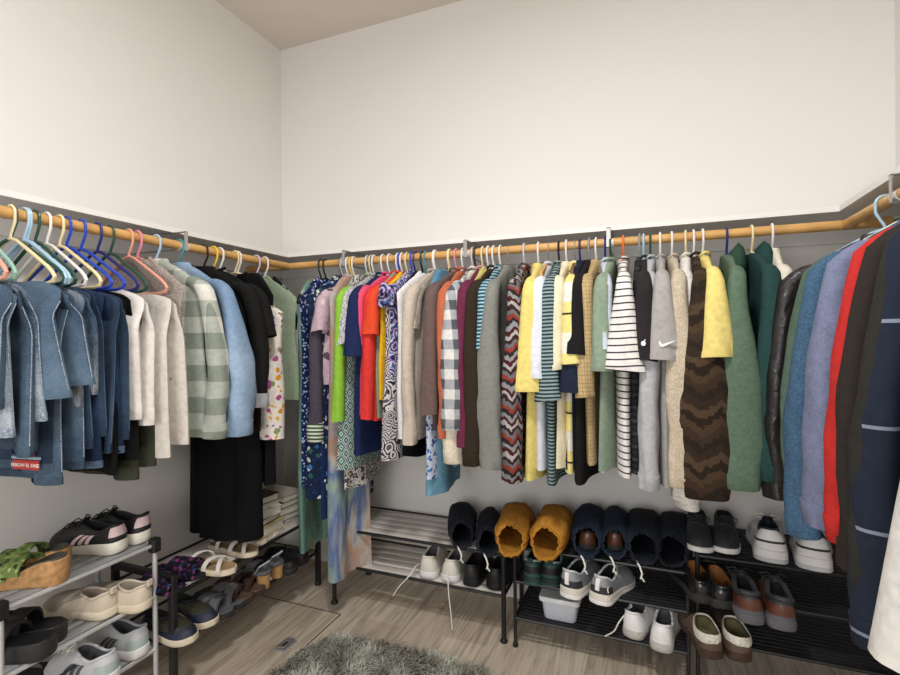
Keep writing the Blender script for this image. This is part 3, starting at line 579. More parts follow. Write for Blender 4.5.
    ('L', 1.023, 'drape', 0.957, 0.000, 0.000, 0.235, 'dn_dark', 'jeans', 'jeans', 'deep blue jeans left of the black trousers', 'deep blue jeans', 'blue', dict(T=.024,seam='dn_mid')),
    ('L', 1.068, 'drape', 0.882, 0.000, 0.000, 0.215, 'black', 'trousers', 'trousers', 'black trousers between deep blue jeans and chalk white trousers', 'black trousers', 'blue', dict(T=.026)),
    ('L', 1.120, 'drape', 1.045, 0.000, 0.000, 0.235, 'chalk', 'trousers', 'trousers', 'chalk white trousers with wide turned cuff', 'chalk white trousers', 'dark blue', dict(T=.034,hem='chalk',hemh=.05,fold=.01,zh2=1.02)),
    ('L', 1.164, 'drape', 0.843, 0.000, 0.000, 0.2, 'olive', 'trousers', 'trousers', 'dark olive cargo trousers below the chalk white trousers', 'olive cargo trousers', 'green', dict(T=.03,fold=.012)),
    ('L', 1.230, 'drape', 0.900, 0.000, 0.000, 0.23, 'oat', 'trousers', 'trousers', 'off-white linen trousers left of the taupe tunic', 'off-white trousers', 'peach', dict(T=.03,fold=.01,flare=.06,zh2=.93)),
    ('L', 1.262, 'tank', 1.156, 0.000, 0.000, 0.23, 'taupe', 'tunic', 'tunic', 'taupe speckled tunic left of the sage check overshirt', 'taupe tunic', 'pink', dict(T=.028)),
    ('L', 1.337, 'long', 0.938, 0.943, 0.038, 0.235, 'shacket', 'overshirt', 'shirt', 'sage and white buffalo check overshirt', 'check overshirt', 'light blue', dict(collar='fold',T=.035,splay=.05,placket=1)),
    ('L', 1.438, 'long', 0.935, 0.939, 0.058, 0.24, 'dn_light', 'denim_jacket', 'jacket', 'light blue denim jacket next to the check overshirt', 'light denim jacket', 'teal', dict(collar='fold',T=.04,splay=.075,cuffmat='dn_light')),
    ('L', 1.639, 'skirt', 0.451, 0.000, 0.000, 0.165, 'black', 'pleated_skirt', 'skirt', 'long black pleated skirt hanging below the light denim jacket', 'long black skirt', 'white', dict(T=.07,flare=.1,fold=.01,hemfold=.016,nf=6,y0=.03)),
    ('L', 1.555, 'long', 0.921, 1.027, 0.032, 0.235, 'soft_black', 'jacket', 'jacket', 'black cropped-sleeve jacket with grey turned cuff', 'grey cuffed jacket', 'black', dict(collar='fold',cuffmat='greycuff',cuffh=.055,cuffg=1.05,splay=.05)),
    ('L', 1.726, 'tank', 0.663, 0.000, 0.000, 0.15, 'black', 'ruffle_dress', 'dress', 'black ruffle-edged dress behind the grey cuffed jacket', 'black ruffle dress', 'cream', dict(T=.025,fold=.014,nf=5,y0=.08)),
    ('L', 1.605, 'tee', 0.911, 1.305, 0.030, 0.235, 'soft_black', 't_shirt', 'shirt', 'black short sleeved top above the flower print blouse', 'black short sleeved top', 'yellow', dict(splay=.05)),
    ('L', 1.742, 'tank', 0.868, 0.000, 0.000, 0.285, 'floral_w', 'floral_blouse', 'blouse', 'white blouse with orange and purple flowers', 'flower print blouse', 'white', dict(T=.075,z0=-.16,yaw=-.12)),
    ('L', 1.857, 'tank', 1.013, 0.000, 0.000, 0.235, 'sage', 'tank_top', 'top', 'sage green top in the left corner beside flower print blouse', 'sage corner top', 'lavender', dict(T=.03)),
    ('L', 1.914, 'tank', 1.337, 0.000, 0.000, 0.2, 'mint_leaf', 'camisole', 'top', 'black camisole with mint leaf print in the left corner', 'mint leaf camisole', 'white', dict(T=.03)),
]
G = {}
for row in GARMENTS:
    o = dict(row[13]); tg = o.pop('tag', None) or ('patch' if o.pop('patch', 0) else None); o.pop('seamline', None)
    t = garment(*row[:13], **o)
    if tg: G[tg] = (t, row)
lg = [c for c in G['patch'][0].children if c.name.startswith('panel')][0]
rp_ = mat('red patch', 'a82420', .6); zz = G['patch'][1][3]-ZR
yy, T_ = .15, max(v.co.x for v in lg.data.vertices if abs(v.co.z-zz-.03) < .03)
b = MB(); b.box(T_-.001, T_+.004, yy-.045, yy+.045, zz+.008, zz+.034, 0, .001); b.box(T_-.001, T_+.004, yy-.03, yy+.03, zz+.046, zz+.085, 0, .001)
pt = b.build('brand_patch', rp_, lg, False); pt['label'] = 'red patch with white letters'
b = MB(); b.box(T_-.001, T_+.0035, yy-.05, yy+.05, zz+.036, zz+.044, 0, .001); b.build('stitched_tape', MATS['dn_stitch'], lg, False)
b = MB(); b.loft([[(T_+x_, yy+.014*cos(a)*q, zz+.064+.012*sin(a)*q) for a in (2*pi*k/16 for k in range(16))] for x_, q in ((.004, 1), (.0048, .9))], 0, False, True); b.build('patch_motif', mat('orange print', 'd06a2c', .6), pt, False)
fc = bpy.data.curves.new('patch_letters', 'FONT'); fc.body = 'ERROW EL EASE'; fc.size = .0135; fc.extrude = .0004; fc.align_x = 'CENTER'
fo_ = bpy.data.objects.new('patch_letters', fc); COL.objects.link(fo_); bpy.context.view_layer.update()
me = bpy.data.meshes.new_from_object(fo_.evaluated_get(bpy.context.evaluated_depsgraph_get())); bpy.data.objects.remove(fo_)
me.materials.clear(); me.materials.append(mat('patch white', 'e8e2da', .6)); lt = bpy.data.objects.new('patch_letters', me); COL.objects.link(lt); lt.parent = pt
lt.matrix_local = Matrix(((0, 0, 1, T_+.0045), (1, 0, 0, yy), (0, 1, 0, zz+.016), (0, 0, 0, 1)))
whitep = mat('white print', 'efeeec', .6)
# the marks on the two sleeves: a white tick and a little white fruit
def sleeve_front(t, z):
    sl = [c for c in t.children if c.name.startswith('sleeve')][0]
    best = max((v.co.y, v.co.x) for v in sl.data.vertices if abs(v.co.z-z) < .02)
    xs = [v.co.x for v in sl.data.vertices if abs(v.co.z-z) < .02 and v.co.y > best[0]-.012]
    return best[0], sum(xs)/len(xs), sl
t, row = G['tick']; z = row[4]-ZR+.055; y, x, sl = sleeve_front(t, z)
tick = [(-.018, .012), (-.021, .002), (-.017, -.009), (-.008, -.011), (.006, -.004), (.034, .012), (.006, .004), (-.006, -.001), (-.012, .0)]
mark(t, tick, y, x-.012, z, .003, whitep, 'tick_mark', parent=sl)
t, row = G['fruit']; z = row[4]-ZR+.06; y, x, sl = sleeve_front(t, z)
fr = [(.008*cos(a)*(1.05-.12*cos(2*a)), .008*sin(a)) for a in (2*pi*k/14 for k in range(14))]
mark(t, fr, y, x, z, .003, whitep, 'fruit_mark', parent=sl); mark(t, [(0, .009), (.006, .014), (.007, .01), (.002, .008)], y, x, z, .003, whitep, 'leaf_mark', parent=sl)
# brackets
for p, r_, l in (((-1.739, 1.451, 1.658), BL, 'zinc bracket holding the left rod between teal and white hangers'),):
    bracket((XLR, p[1], ZR), r_, l)
bracket((XLR, .6, ZR), BL, 'zinc bracket holding the left rod near the room end')
for p, l in (((-1.389, 2.092, 1.675), 'zinc bracket on the back rod near the left corner'), ((-0.750, 2.092, 1.675), 'zinc bracket on the back rod above the plaid flannel'), ((-0.141, 2.092, 1.673), 'zinc bracket on the back rod above the sage tee')):
    bracket((p[0], YB, ZR), BB, l)
for p, l in (((0.592, 1.694, 1.645), 'zinc bracket nearest the corner on the right rod'), ((0.592, 1.611, 1.643), 'zinc bracket at the right edge of the photo')):
    bracket((XRR, p[1], ZR), BR, l)

# ------------------------------------------------------------------ shoe racks
blk = mat('black steel', '17171a', .42); blkp = mat('black plastic', '101012', .5); alu = mat('brushed aluminium', 'd2d4d6', .38, metal=.55)
pale_slat = mat('pale grey slat', 'd2ccc4', .45, var=.08, vscale=3); dark_slat = mat('black mesh slat', '1d1d22', .5)
def rack(name, loc, rz, W, D, tiers, label, legr=.008, leg_m=blk, rail_m=blk, slat_m=dark_slat, nsl=6, post=None, sl_along=True, group='shoe racks', capm=None, slat_fill=.7, tube=True):
    """local: x along the rack, y = 0 at the front, +y to the wall"""
    t = thing(name, loc, rz, label, 'shoe rack', group); H = post or max(tiers)+.012
    for x in (0, W):
        for y in (0, D):
            b = MB()
            if tube: b.tube([(x, y, .012), (x, y, H/2), (x, y, H)], legr, 12)
            else: b.box(x-legr, x+legr, y-legr, y+legr, .012, H, 0, .003)
            lg = b.build('leg', leg_m, t)
            b = MB(); b.loft([[(x+q*cos(a), y+q*sin(a), z) for a in (2*pi*k/14 for k in range(14))] for q, z in ((legr*1.5, 0), (legr*1.6, .006), (legr*1.1, .016))], 0, True, True); b.build('foot_cap', blkp, lg)
            if capm:
                b = MB(); b.box(x-.016, x+.016, y-.016, y+.016, H-.045, H+.006, 0, .004); b.build('corner_cap', capm, lg)
    if post:
        for x in (0, W):
            b = MB(); b.box(x-legr, x+legr, 0, D, H-legr*2, H, 0, .003) if not tube else b.tube([(x, 0, H), (x, D, H)], legr, 10); b.build('end_rail', leg_m, t)
    for z in tiers:
        b = MB()
        r_ = .007
        for y in (0, D): b.tube([(0, y, z-r_), (W/2, y, z-r_), (W, y, z-r_)], r_, 8)
        for x in (0, W): b.tube([(x, 0, z-r_), (x, D, z-r_)], r_, 8)
        fr = b.build('shelf_frame', rail_m, t)
        b = MB(); pit = (D-.02)/nsl
        for k in range(nsl):
            y = .01+pit*k+pit*(1-slat_fill)/2; b.box(.004, W-.004, y, y+pit*slat_fill, z-.010, z-.002, 0, .002)
        b.build('slat_shelf', slat_m, fr)
    return t
ZT = {'LS': (.185, .372, .563), 'LB': (.18, .366), 'B1': (.2, .375), 'B2': (.127, .28, .423), 'R3': (.19, .352, .495)}
rack('shoe_rack', (-1.66, .80, 0), radians(90), .46, .31, ZT['LS'], 'silver tube shoe rack with three tiers in the left foreground', .0085, alu, alu, mat('grey slat', '9c9d9f', .45, metal=.3), 5, capm=blkp)
rack('shoe_rack', (-1.62, 1.30, 0), radians(90), .855, .31, ZT['LB'], 'black framed shoe rack with pale slats along the left wall', .012, blk, blk, pale_slat, 3, post=.435, tube=False, slat_fill=.86)
rack('shoe_rack', (-1.43, 2.03, 0), 0, .855, .32, ZT['B1'], 'black framed rack with pale slats under the pastel dress on back wall', .0105, blk, blk, pale_slat, 5, post=.43, slat_fill=.8)
rack('shoe_rack', (-.522, 2.02, 0), 0, .655, .32, ZT['B2'], 'thin black metal rack holding tan shoe bags and plastic box', .0075, blk, blk, dark_slat, 12, slat_fill=.62)
rack('shoe_rack', (.165, 2.02, 0), 0, .66, .32, ZT['R3'], 'thin black metal rack at the right end of back wall', .0075, blk, blk, dark_slat, 12, slat_fill=.62)

# ------------------------------------------------------------------ shoes (local: heel at y = 0, toe at +y, sole on z = 0)
def outline(L, W, n=36, side=1, pointy=0):
    prof = [(0, 0), (.015, .42), (.05, .66), (.12, .79), (.28, .82), (.45, .82), (.6, .93), (.7, 1), (.8, .98), (.88, .85), (.94, .64), (.98, .36), (1, 0)]
    o = []
    def hw(u):
        for (a, x), (c, y) in zip(prof, prof[1:]):
            if u <= c: t = (u-a)/(c-a); return x+(y-x)*t
        return 0
    for i in range(n):
        th = 2*pi*i/n; u = .5-.5*cos(th)                              # i = 0 heel, n/2 toe
        h = hw(u)*W/2; s = 1 if sin(th) >= 0 else -1
        if abs(sin(th)) < 1e-6: h = 0
        o.append((s*h+side*.010*smooth01((u-.35)/.5)-side*.004, L*u))
    return o
def shoe(loc, rz, o, label, cat, group, name='sneaker', side=1, tilt=0):
    t = thing(name, loc, rz, label, cat, group); L, W = o.get('L', .285), o.get('W', .1); n = 36
    sh, st, tr = o.get('heel', .032), o.get('toe', .022), o.get('spring', .008)
    ol = outline(L, W, n, side)
    def sz(y): u = y/L; return sh+(st-sh)*smooth01(u*1.3)
    def lift(y): u = y/L; return tr*max(0, (u-.75)/.25)**2+.004*max(0, (.08-u)/.08)
    cx = 0; b = MB(); rg = []
    for k, (g_, f_) in enumerate(((.93, 0), (1.0, .12), (1.03, .5), (1.01, .92), (.95, 1.0))):
        rg.append([(x*g_, L/2+(y-L/2)*(1-(1-g_)*.5), lift(y)+f_*sz(y)) for x, y in ol])
    b.loft(rg, 0, True, True); so = b.build('sole', MATS[o['sole']], t)
    if 'sole2' in o:
        b = MB(); b.loft([[(x*g_, L/2+(y-L/2)*(1+(g_-1)*.4), lift(y)+f_*sz(y)) for x, y in ol] for g_, f_ in ((1.0, -.01), (1.045, .05), (1.05, .32), (1.02, .36))], 0); b.build('outsole', MATS[o['sole2']], so)
    # upper
    hh, mh, fh = o.get('hh', .098), o.get('mh', .078), o.get('fh', .098); ya, yb = o.get('ya', .012), o.get('yb', .155)*L/.285
    ow = o.get('ow', .033); P0, P1 = [], []
    for i, (x, y) in enumerate(ol):
        th = 2*pi*i/n; u = y/L
        P0.append(Vector((x*.97, L/2+(y-L/2)*.985, lift(y)+sz(y)*.9)))
        c_ = .5-.5*cos(th); yy = ya+(yb-ya)*c_
        xx = (1 if sin(th) >= 0 else -1)*ow*abs(sin(th))**.7*(1-.15*c_)
        z = hh+(mh-hh)*smooth01(c_*2.4) if c_ < .42 else mh+(fh-mh)*smooth01((c_-.42)/.58)
        P1.append(Vector((xx, yy, z)))
    nh = 10; rg = []
    tb = o.get('toebox', .05)
    for k in range(nh+1):
        h = k/nh; r_ = []
        for i in range(n):
            a, c = P0[i], P1[i]; u = ol[i][1]/L
            hgt = c.z-a.z
            toe = smooth01((u-.55)/.3)
            ctl = Vector((a.x*1.02+.0, a.y+.004*(1 if u > .9 else -1 if u < .08 else 0), a.z+hgt*(.62*(1-toe))+tb*toe*.85))
            ctl = ctl.lerp(c, .12)
            r_.append(a*(1-h)**2+ctl*(2*h*(1-h))+c*h*h)
        rg.append(r_)
    ms = [MATS[o['upper']]]; sec = o.get('sec', {})
    keys = list(sec); ms += [MATS[sec[k][-1]] for k in keys]
    def mf(k, i):
        th = 2*pi*(i+.5)/n; u = .5-.5*cos(th); h = (k+.5)/nh
        for q, kk in enumerate(keys):
            u0, u1, h0, h1, _ = sec[kk]
            if u0 <= u <= u1 and h0 <= h <= h1: return q+1
        return 0
    b = MB(); b.loft(rg, 0, mf=mf); up = b.build('upper', ms, t, 'all')
    b = MB(); rim = rg[-1]; ctr = sum(rim, Vector())/n
    b.tube([p+Vector((0, 0, .001)) for p in rim], o.get('rimr', .0045), 8, closed=True); b.build('collar', MATS[o.get('rim', o['upper'])], up)
    b = MB(); q1 = [p+(Vector((ctr.x, ctr.y, p.z))-p)*.08 for p in rim]
    q2 = [Vector((p.x*.95+0, p.y, max(sh+.012, .04))) for p in q1]; b.loft([q1, [a.lerp(c, .5) for a, c in zip(q1, q2)], q2], 0, False, True); b.build('lining', MATS[o.get('lining', 'shoe dark')], t)
    it = n//2
    def vamp(y):                                                          # height of the vamp's ridge at y
        pts = [r_[it] for r_ in rg]
        for a, c in zip(pts, pts[1:]):
            if c.y <= y <= a.y: f_ = (y-a.y)/(c.y-a.y+1e-9); return a.z+(c.z-a.z)*f_
        return pts[-1].z
    if o.get('tongue'):
        b = MB(); rgt = []
        for k in range(6):
            f_ = k/5; y = yb+.02-.026*f_; z = vamp(yb+.005)-.006+.022*f_; w_ = .02-.003*f_
            rgt.append([(w_*cos(a), y+.005*sin(a)-.012*cos(a)**2*.6, z+.003*sin(a)) for a in (2*pi*j/14 for j in range(14))])
        b.loft(rgt, 0, True, True); b.build('tongue', MATS[o['tongue']], up)
    if o.get('lace'):
        b = MB(); lm = MATS[o['lace']]; y0 = yb+.004; pts = []
        for k in range(6):
            y = y0+.011*k; z = vamp(y)+.004; s_ = 1 if k % 2 else -1
            pts += [(s_*.022, y, z-.008), (0, y+.003, z+.003), (-s_*.022, y+.006, z-.008)]
        b.tube(pts, .0026, 6)
        lc = b.build('lace', lm, up)
        for s_ in (1, -1):
            b = MB(); z = vamp(y0)+.006
            b.tube([(0, y0, z), (s_*.018, y0+.004, z+.016), (s_*.04, y0+.012, z+.006), (s_*.034, y0+.02, z-.006), (s_*.012, y0+.008, z+.002), (0, y0, z)], .0022, 6); b.build('bow_loop', lm, lc)
    if o.get('tab'):
        b = MB(); b.box(-.011, .011, -.004, .006, hh-.006, hh+.018, 0, .003); b.build('heel_tab', MATS[o['tab']], up)
    if o.get('heelstripe'):
        b = MB(); pt = [r_[0] for r_ in rg]
        b.loft([[(p.x+w_, p.y-.0035, p.z) for w_ in (-.008, .008)]+[(p.x+w_, p.y+.003, p.z) for w_ in (.008, -.008)] for p in pt[2:-1]], 0, True, True); b.build('heel_stripe', MATS[o['heelstripe']], up)
    if o.get('stripes'):
        for s_ in (1, -1):
            for k in range(3):
                i_ = [j for j in range(n) if (sin(2*pi*j/n) >= 0) == (s_ > 0)]; yt = L*(.42+.085*k)
                j = min(i_, key=lambda q: abs(ol[q][1]-yt)); j2 = min(i_, key=lambda q: abs(ol[q][1]-yt+.012))
                b = MB(); col_ = [(r_[j].lerp(r_[j2], kk/nh), r_[j]) for kk, r_ in enumerate(rg)]
                pp = [p for p, _ in col_][1:8]
                b.loft([[p+Vector((s_*.0025, -.007, 0)), p+Vector((s_*.0025, .007, 0)), p+Vector((-s_*.003, .007, 0)), p+Vector((-s_*.003, -.007, 0))] for p in pp], 0, True, True)
                b.build('side_stripe', MATS[o['stripes']], up)
    if o.get('fleece'):
        b = MB(); rnd = random.Random(len(label)); b.tube([p*1.0+Vector((p.x*.08+rnd.uniform(-.0015, .0015), 0, .002+rnd.uniform(-.002, .002))) for p in rim], [.012+rnd.uniform(-.002, .003) for _ in rim], 10, closed=True) if False else b.loft([[p+Vector((p.x*q*.12, (p.y-ctr.y)*q*.12, dz)) for p in rim] for q, dz in ((.2, .006), (.6, .012), (1.3, .004), (1.5, -.012), (1.0, -.02))], 0)
        b.build('fleece_cuff', MATS['fleece'], up)
    return t
for k, c, r_ in (('shoe dark', '131316', .8), ('sh white', 'e4e3e2', .5), ('sh offwhite', 'd9d4c8', .55), ('sh black', '151517', .55), ('sh charcoal', '2c2d31', .6), ('sh pinkish', 'd9bfc0', .6), ('sh beige', 'c9bca9', .8), ('sh taupe', 'a3978a', .85),
                 ('sh grey', '9b9ea3', .6), ('sh lgrey', 'c3c5c8', .6), ('sh mint', 'a9b8b5', .5), ('sh navy', '1d2438', .6), ('sh bluegrey', '6f8099', .5), ('sh silver', '8b8f95', .35), ('sh green', '2c4a48', .6), ('sh dgreen', '18302f', .6),
                 ('lace white', 'e6e3dc', .7), ('lace grey', 'a9aaae', .7), ('sh cream', 'd8cbb4', .7), ('sh oliveleather', '3a3a30', .35), ('sh brown', '563325', .3), ('sh dbrown', '3b2a20', .4), ('sh brownfab', '574538', .7), ('sh tan lining', '8a5a2c', .6),
                 ('sh leather black', '141416', .22), ('sh greyfab', '5a5a5e', .9), ('sh strap white', 'd8d4cc', .45), ('sh footbed', 'a58a66', .8), ('sh rubber', '232323', .7), ('sh ltblue', 'a9c0dc', .5), ('sh fleecein', '6d6847', .95), ('sh sole grey', 'b9b7b3', .6)):
    mat(k, c, r_, bump=.12 if r_ > .5 else .04, bscale=60)
mat('cork', 'b08556', .8, var=.3, vscale=60, bump=.3, bscale=90); mat('fleece', 'e0dbcf', .95, bump=1, bscale=140); fab('green floral', 'floral', ['6f8248', '3f5230', '93a566', '4f6338', 'a9b47c', '2f3a22'], 70)
fab('crochet slip', 'floral', ['17151c', '6b2f6a', '26202e', '8f3a7a', '2f3f6a', '4a2a52'], 60, wr=1.2); mat('wood heel', 'b58d5c', .5, var=.15)
def pair(o, locs, rz, desc, cat, group, name='sneaker', jit=(0, 0), which=('left one', 'right one')):
    for k, (lc, sd) in enumerate(zip(locs, (-1, 1))):
        shoe(lc, rz+jit[k], o, desc[k], cat, group, name, sd)
def toe(p, rz, L): return (p[0]+L*sin(rz), p[1]-L*cos(rz), p[2])   # heel position of a shoe whose toe is at p
# back racks: heels to the room (toe +y)
S_white = dict(sole='sh white', upper='sh offwhite', lace='lace white', tongue='sh white', lining='sh greyfab', L=.275, W=.108, hh=.098)
pair(S_white, [(-0.937, 2.030, 0.200), (-0.826, 2.034, 0.200)], 0, ['left white sneaker with dangling lace on pale slatted back rack', 'right white sneaker beside black sneakers on pale slatted back rack'], 'shoe', 'white sneakers with loose laces', jit=(.12, .05))
S_blk = dict(sole='sh black', upper='sh black', lace='sh charcoal', tongue='sh black', L=.28, W=.1, hh=.092)
pair(S_blk, [(-0.736, 2.031, 0.200), (-0.624, 2.037, 0.200)], 0, ['left of the two all-black sneakers on pale slatted back rack', 'right all-black sneaker beside the rack leg on pale slatted rack'], 'shoe', 'all-black sneakers', jit=(-.05, -.08))
S_green = dict(sole='sh dgreen', sole2='sh green', upper='sh green', lace='sh black', tongue='sh dgreen', rim='sh mint', sec={'heel': (0, .12, .2, .6, 'sh black')}, tab='sh dgreen', L=.28)
pair(S_green, [(-0.451, 1.988, 0.280), (-0.372, 2.001, 0.280)], 0, ['left dark green hiking shoe under the tan shoe bags', 'right dark green hiking shoe beside the grey runners'], 'shoe', 'dark green hiking shoes')
S_run = dict(sole='sh offwhite', sole2='sh white', upper='sh silver', lace='lace grey', tongue='sh grey', rim='sh lgrey', sec={'heel': (0, .2, 0, .35, 'sh charcoal'), 'toe': (.7, 1, 0, .5, 'sh grey')}, heelstripe='sh white', L=.29, W=.108, hh=.105, heel=.042)
pair(S_run, [(-0.299, 1.939, 0.280), (-0.179, 1.932, 0.280)], -.3, ['left grey running shoe with thick white sole and reflective heel', 'right grey running shoe with thick white sole and heel emblem'], 'shoe', 'grey running shoes', 'running_shoe')
S_lo = dict(sole='sh sole grey', upper='sh white', lace='lace white', tongue='sh white', lining='sh greyfab', sec={'toe': (.72, 1, 0, .6, 'sh lgrey')}, L=.29, W=.102, hh=.1, heel=.036)
pair(S_lo, [(-0.073, 2.015, 0.127), (0.042, 1.964, 0.127)], -.22, ['left white sneaker on the bottom tier right of the plastic box', 'right white sneaker with loose bow on the bottom tier by the rack leg'], 'shoe', 'white sneakers on the bottom tier', jit=(-.1, .12))
S_char = dict(sole='sh white', upper='sh charcoal', lace='sh black', tongue='sh charcoal', L=.285, W=.1, hh=.078, mh=.066, fh=.09, heel=.026)
pair(S_char, [toe((0.186, 2.006, 0.495), pi, .285), toe((0.284, 2.026, 0.495), pi, .285)], pi, ['left charcoal sneaker with white sole on top of the right rack', 'right charcoal sneaker with white sole beside white trainers'], 'shoe', 'charcoal sneakers with white soles', jit=(-.06, -.06))
S_tr = dict(sole='sh white', sole2='sh lgrey', upper='sh white', lace='lace white', tongue='sh navy', rim='sh navy', lining='sh navy', sec={'band': (0, .3, .28, .36, 'sh charcoal'), 'toe': (.62, 1, .1, .5, 'sh ltblue')}, L=.31, W=.128, hh=.118, mh=.09, heel=.045)
pair(S_tr, [(0.393, 2.017, 0.495), (0.525, 1.997, 0.495)], -.15, ['left white trainer with navy lining on top of right rack', 'right white trainer with navy lining below the blue jumper'], 'shoe', 'white trainers with navy lining', 'running_shoe')
S_clog = dict(sole='sh rubber', upper='sh leather black', lining='sh tan lining', hh=.075, mh=.085, fh=.1, ow=.036, yb=.14, L=.28, W=.104, toebox=.06, rim='sh leather black')
pair(S_clog, [(0.181, 1.928, 0.352), (0.246, 1.913, 0.352)], 0, ['left glossy black leather loafer with tan lining', 'right glossy black leather loafer beside brown leather shoe'], 'shoe', 'black leather loafers', 'loafer', jit=(.25, .2))
S_br = dict(sole='sh greyfab', upper='sh brown', lining='shoe dark', rim='sh charcoal', sec={'collar': (0, .5, .72, 1, 'sh charcoal'), 'heelband': (0, .2, 0, .18, 'sh greyfab')}, lace='sh charcoal', tongue='sh charcoal', L=.29, W=.105, hh=.1, rimr=.009)
pair(S_br, [(0.308, 1.843, 0.352), (0.400, 1.838, 0.352)], 0, ['left brown leather shoe with dark padded collar on right rack', 'right brown leather shoe with dark padded collar on right rack'], 'shoe', 'brown leather shoes', 'leather_shoe', jit=(.05, .0))
S_sl = dict(sole='sh dbrown', upper='sh brownfab', lining='sh fleecein', fleece=1, hh=.075, mh=.07, fh=.085, ow=.037, yb=.13, L=.27, W=.1)
pair(S_sl, [(0.199, 1.880, 0.190), (0.294, 1.900, 0.190)], .2, ['left brown slipper with white fleece cuff on the bottom tier', 'right brown slipper with white fleece cuff on the bottom tier'], 'slipper', 'fleece cuffed slippers', 'slipper')
# left racks: heels to the room (toe towards the left wall)
LQ = radians(90)
S_pk = dict(sole='sh offwhite', upper='sh black', lace='sh black', tongue='sh black', stripes='sh pinkish', sec={'counter': (0, .12, .35, .85, 'sh pinkish')}, heel=.042, toe=.03, L=.27, W=.095, hh=.098)
pair(S_pk, [(-1.689, 1.168, 0.563), (-1.691, 1.265, 0.563)], LQ+.28, ['nearer black sneaker with three pale pink stripes', 'farther black sneaker with pale pink heel by rack corner'], 'shoe', 'black sneakers with pink stripes')
S_be = dict(sole='sh cream', upper='sh beige', lining='sh taupe', sec={'toe': (.68, 1, .15, 1, 'sh taupe')}, tab='sh beige', hh=.085, mh=.07, fh=.08, heel=.03, L=.265, W=.095, yb=.125, ow=.034)
pair(S_be, [(-1.662, 1.113, 0.372), (-1.594, 1.191, 0.372)], LQ+.2, ['nearer beige slip-on sneaker on the silver rack middle tier', 'farther beige slip-on sneaker by the silver rack corner'], 'shoe', 'beige slip-on sneakers', 'slip_on_sneaker')
S_gw = dict(sole='sh white', upper='sh lgrey', lace='lace white', tongue='sh lgrey', lining='sh greyfab', sec={'counter': (0, .2, 0, .5, 'sh mint')}, stripes='sh greyfab', heel=.036, L=.27, W=.097)
pair(S_gw, [(-1.610, 1.076, 0.185), (-1.646, 1.213, 0.185)], LQ+.1, ['nearer pale grey sneaker with dark side stripes on bottom tier', 'farther pale grey sneaker with mint heel on bottom tier'], 'shoe', 'pale grey sneakers')
S_nv = dict(sole='sh cream', upper='sh navy', lining='sh oliveleather', sec={'top': (.4, 1, .4, 1, 'sh oliveleather')}, hh=.06, mh=.055, fh=.07, heel=.034, toe=.026, L=.265, W=.098, yb=.13)
pair(S_nv, [toe((-1.549, 1.319, 0.180), -LQ-.1, .265), toe((-1.563, 1.440, 0.180), -LQ-.1, .265)], -LQ-.1, ['nearer navy slip-on shoe with cream sole on bottom tier', 'farther navy slip-on shoe with cream sole on bottom tier'], 'shoe', 'navy slip-on shoes with cream soles', 'slip_on_shoe')

# sandals and slides: a sole with bands over it
def band(y, w, x0, x1, zb, h, th=.004, skew=0, n=14):
    b = MB(); rg = []
    for k in range(n+1):
        a = pi*k/n; x = (x0+x1)/2-(x1-x0)/2*cos(a); z = zb+h*sin(a)**.8; yy = y+skew*cos(a)
        nx, nz = -cos(a), sin(a)
        rg.append([(x, yy-w/2, z), (x, yy+w/2, z), (x+nx*th, yy+w/2, z+nz*th), (x+nx*th, yy-w/2, z+nz*th)])
    b.loft(rg, 0, True, True); return b
def sandal(loc, rz, o, label, cat, group, name='sandal', side=1):
    t = thing(name, loc, rz, label, cat, group); L, W = o.get('L', .26), o.get('W', .095); n = 36; ol = outline(L, W, n, side)
    hl, tl = o.get('heel', .03), o.get('toe', .022)
    def top(y): u = y/L; return hl+(tl-hl)*smooth01((u-.12)/.55)
    b = MB(); bl = o.get('block')
    if bl:
        b.loft([[(x*g_, L/2+(y-L/2)*g_, top(y)-d_) for x, y in ol] for g_, d_ in ((.97, .016), (1, .012), (1, .002), (.97, 0))], 0, True, True); b.build('sole', MATS[o['sole']], t)
        b = MB(); b.loft([[(.03*cos(a)*g_, .034+.032*sin(a)*g_, z) for a in (2*pi*k/20 for k in range(20))] for g_, z in ((.85, 0), (.9, hl*.5), (1.05, hl-.014))], 0, True, True); b.build('block_heel', MATS[bl], t)
    else:
        b.loft([[(x*g_, L/2+(y-L/2)*g_, f_*top(y)) for x, y in ol] for g_, f_ in ((.96, 0), (1, .1), (1.01, .6), (1, .95), (.95, 1))], 0, True, True); b.build('sole', MATS[o['sole']], t)
    b = MB(); b.loft([[(x*g_, L/2+(y-L/2)*g_, top(y)+d_) for x, y in ol] for g_, d_ in ((.95, 0), (.93, .003), (.9, .002))], 0, False, True); b.build('footbed', MATS[o.get('bed', 'sh footbed')], t)
    for (y, w, h, sk) in o['bands']:
        y *= L/.26; band(y, w, -W*.47, W*.47, top(y)-.004, h, o.get('th', .004), sk).build('band', MATS[o['strap']], t)
    if o.get('ankle'):
        b = MB(); b.tube([(-.034, .055, top(.05)), (-.036, .03, top(0)+.03), (0, .004, top(0)+.045), (.036, .03, top(0)+.03), (.034, .055, top(.05))], .0045, 8); b.build('heel_strap', MATS[o['strap']], t)
    if o.get('buckle'):
        b = MB(); b.box(.028, .042, o['buckle'], o['buckle']+.012, top(.15)+.03, top(.15)+.036, 0, .002); b.build('buckle', steel, t)
    return t
def sandals(o, locs, rz, desc, cat, group, name='sandal', jit=(0, 0)):
    for k, (lc, sd) in enumerate(zip(locs, (-1, 1))): sandal(lc, rz+jit[k], o, desc[k], cat, group, name, sd)
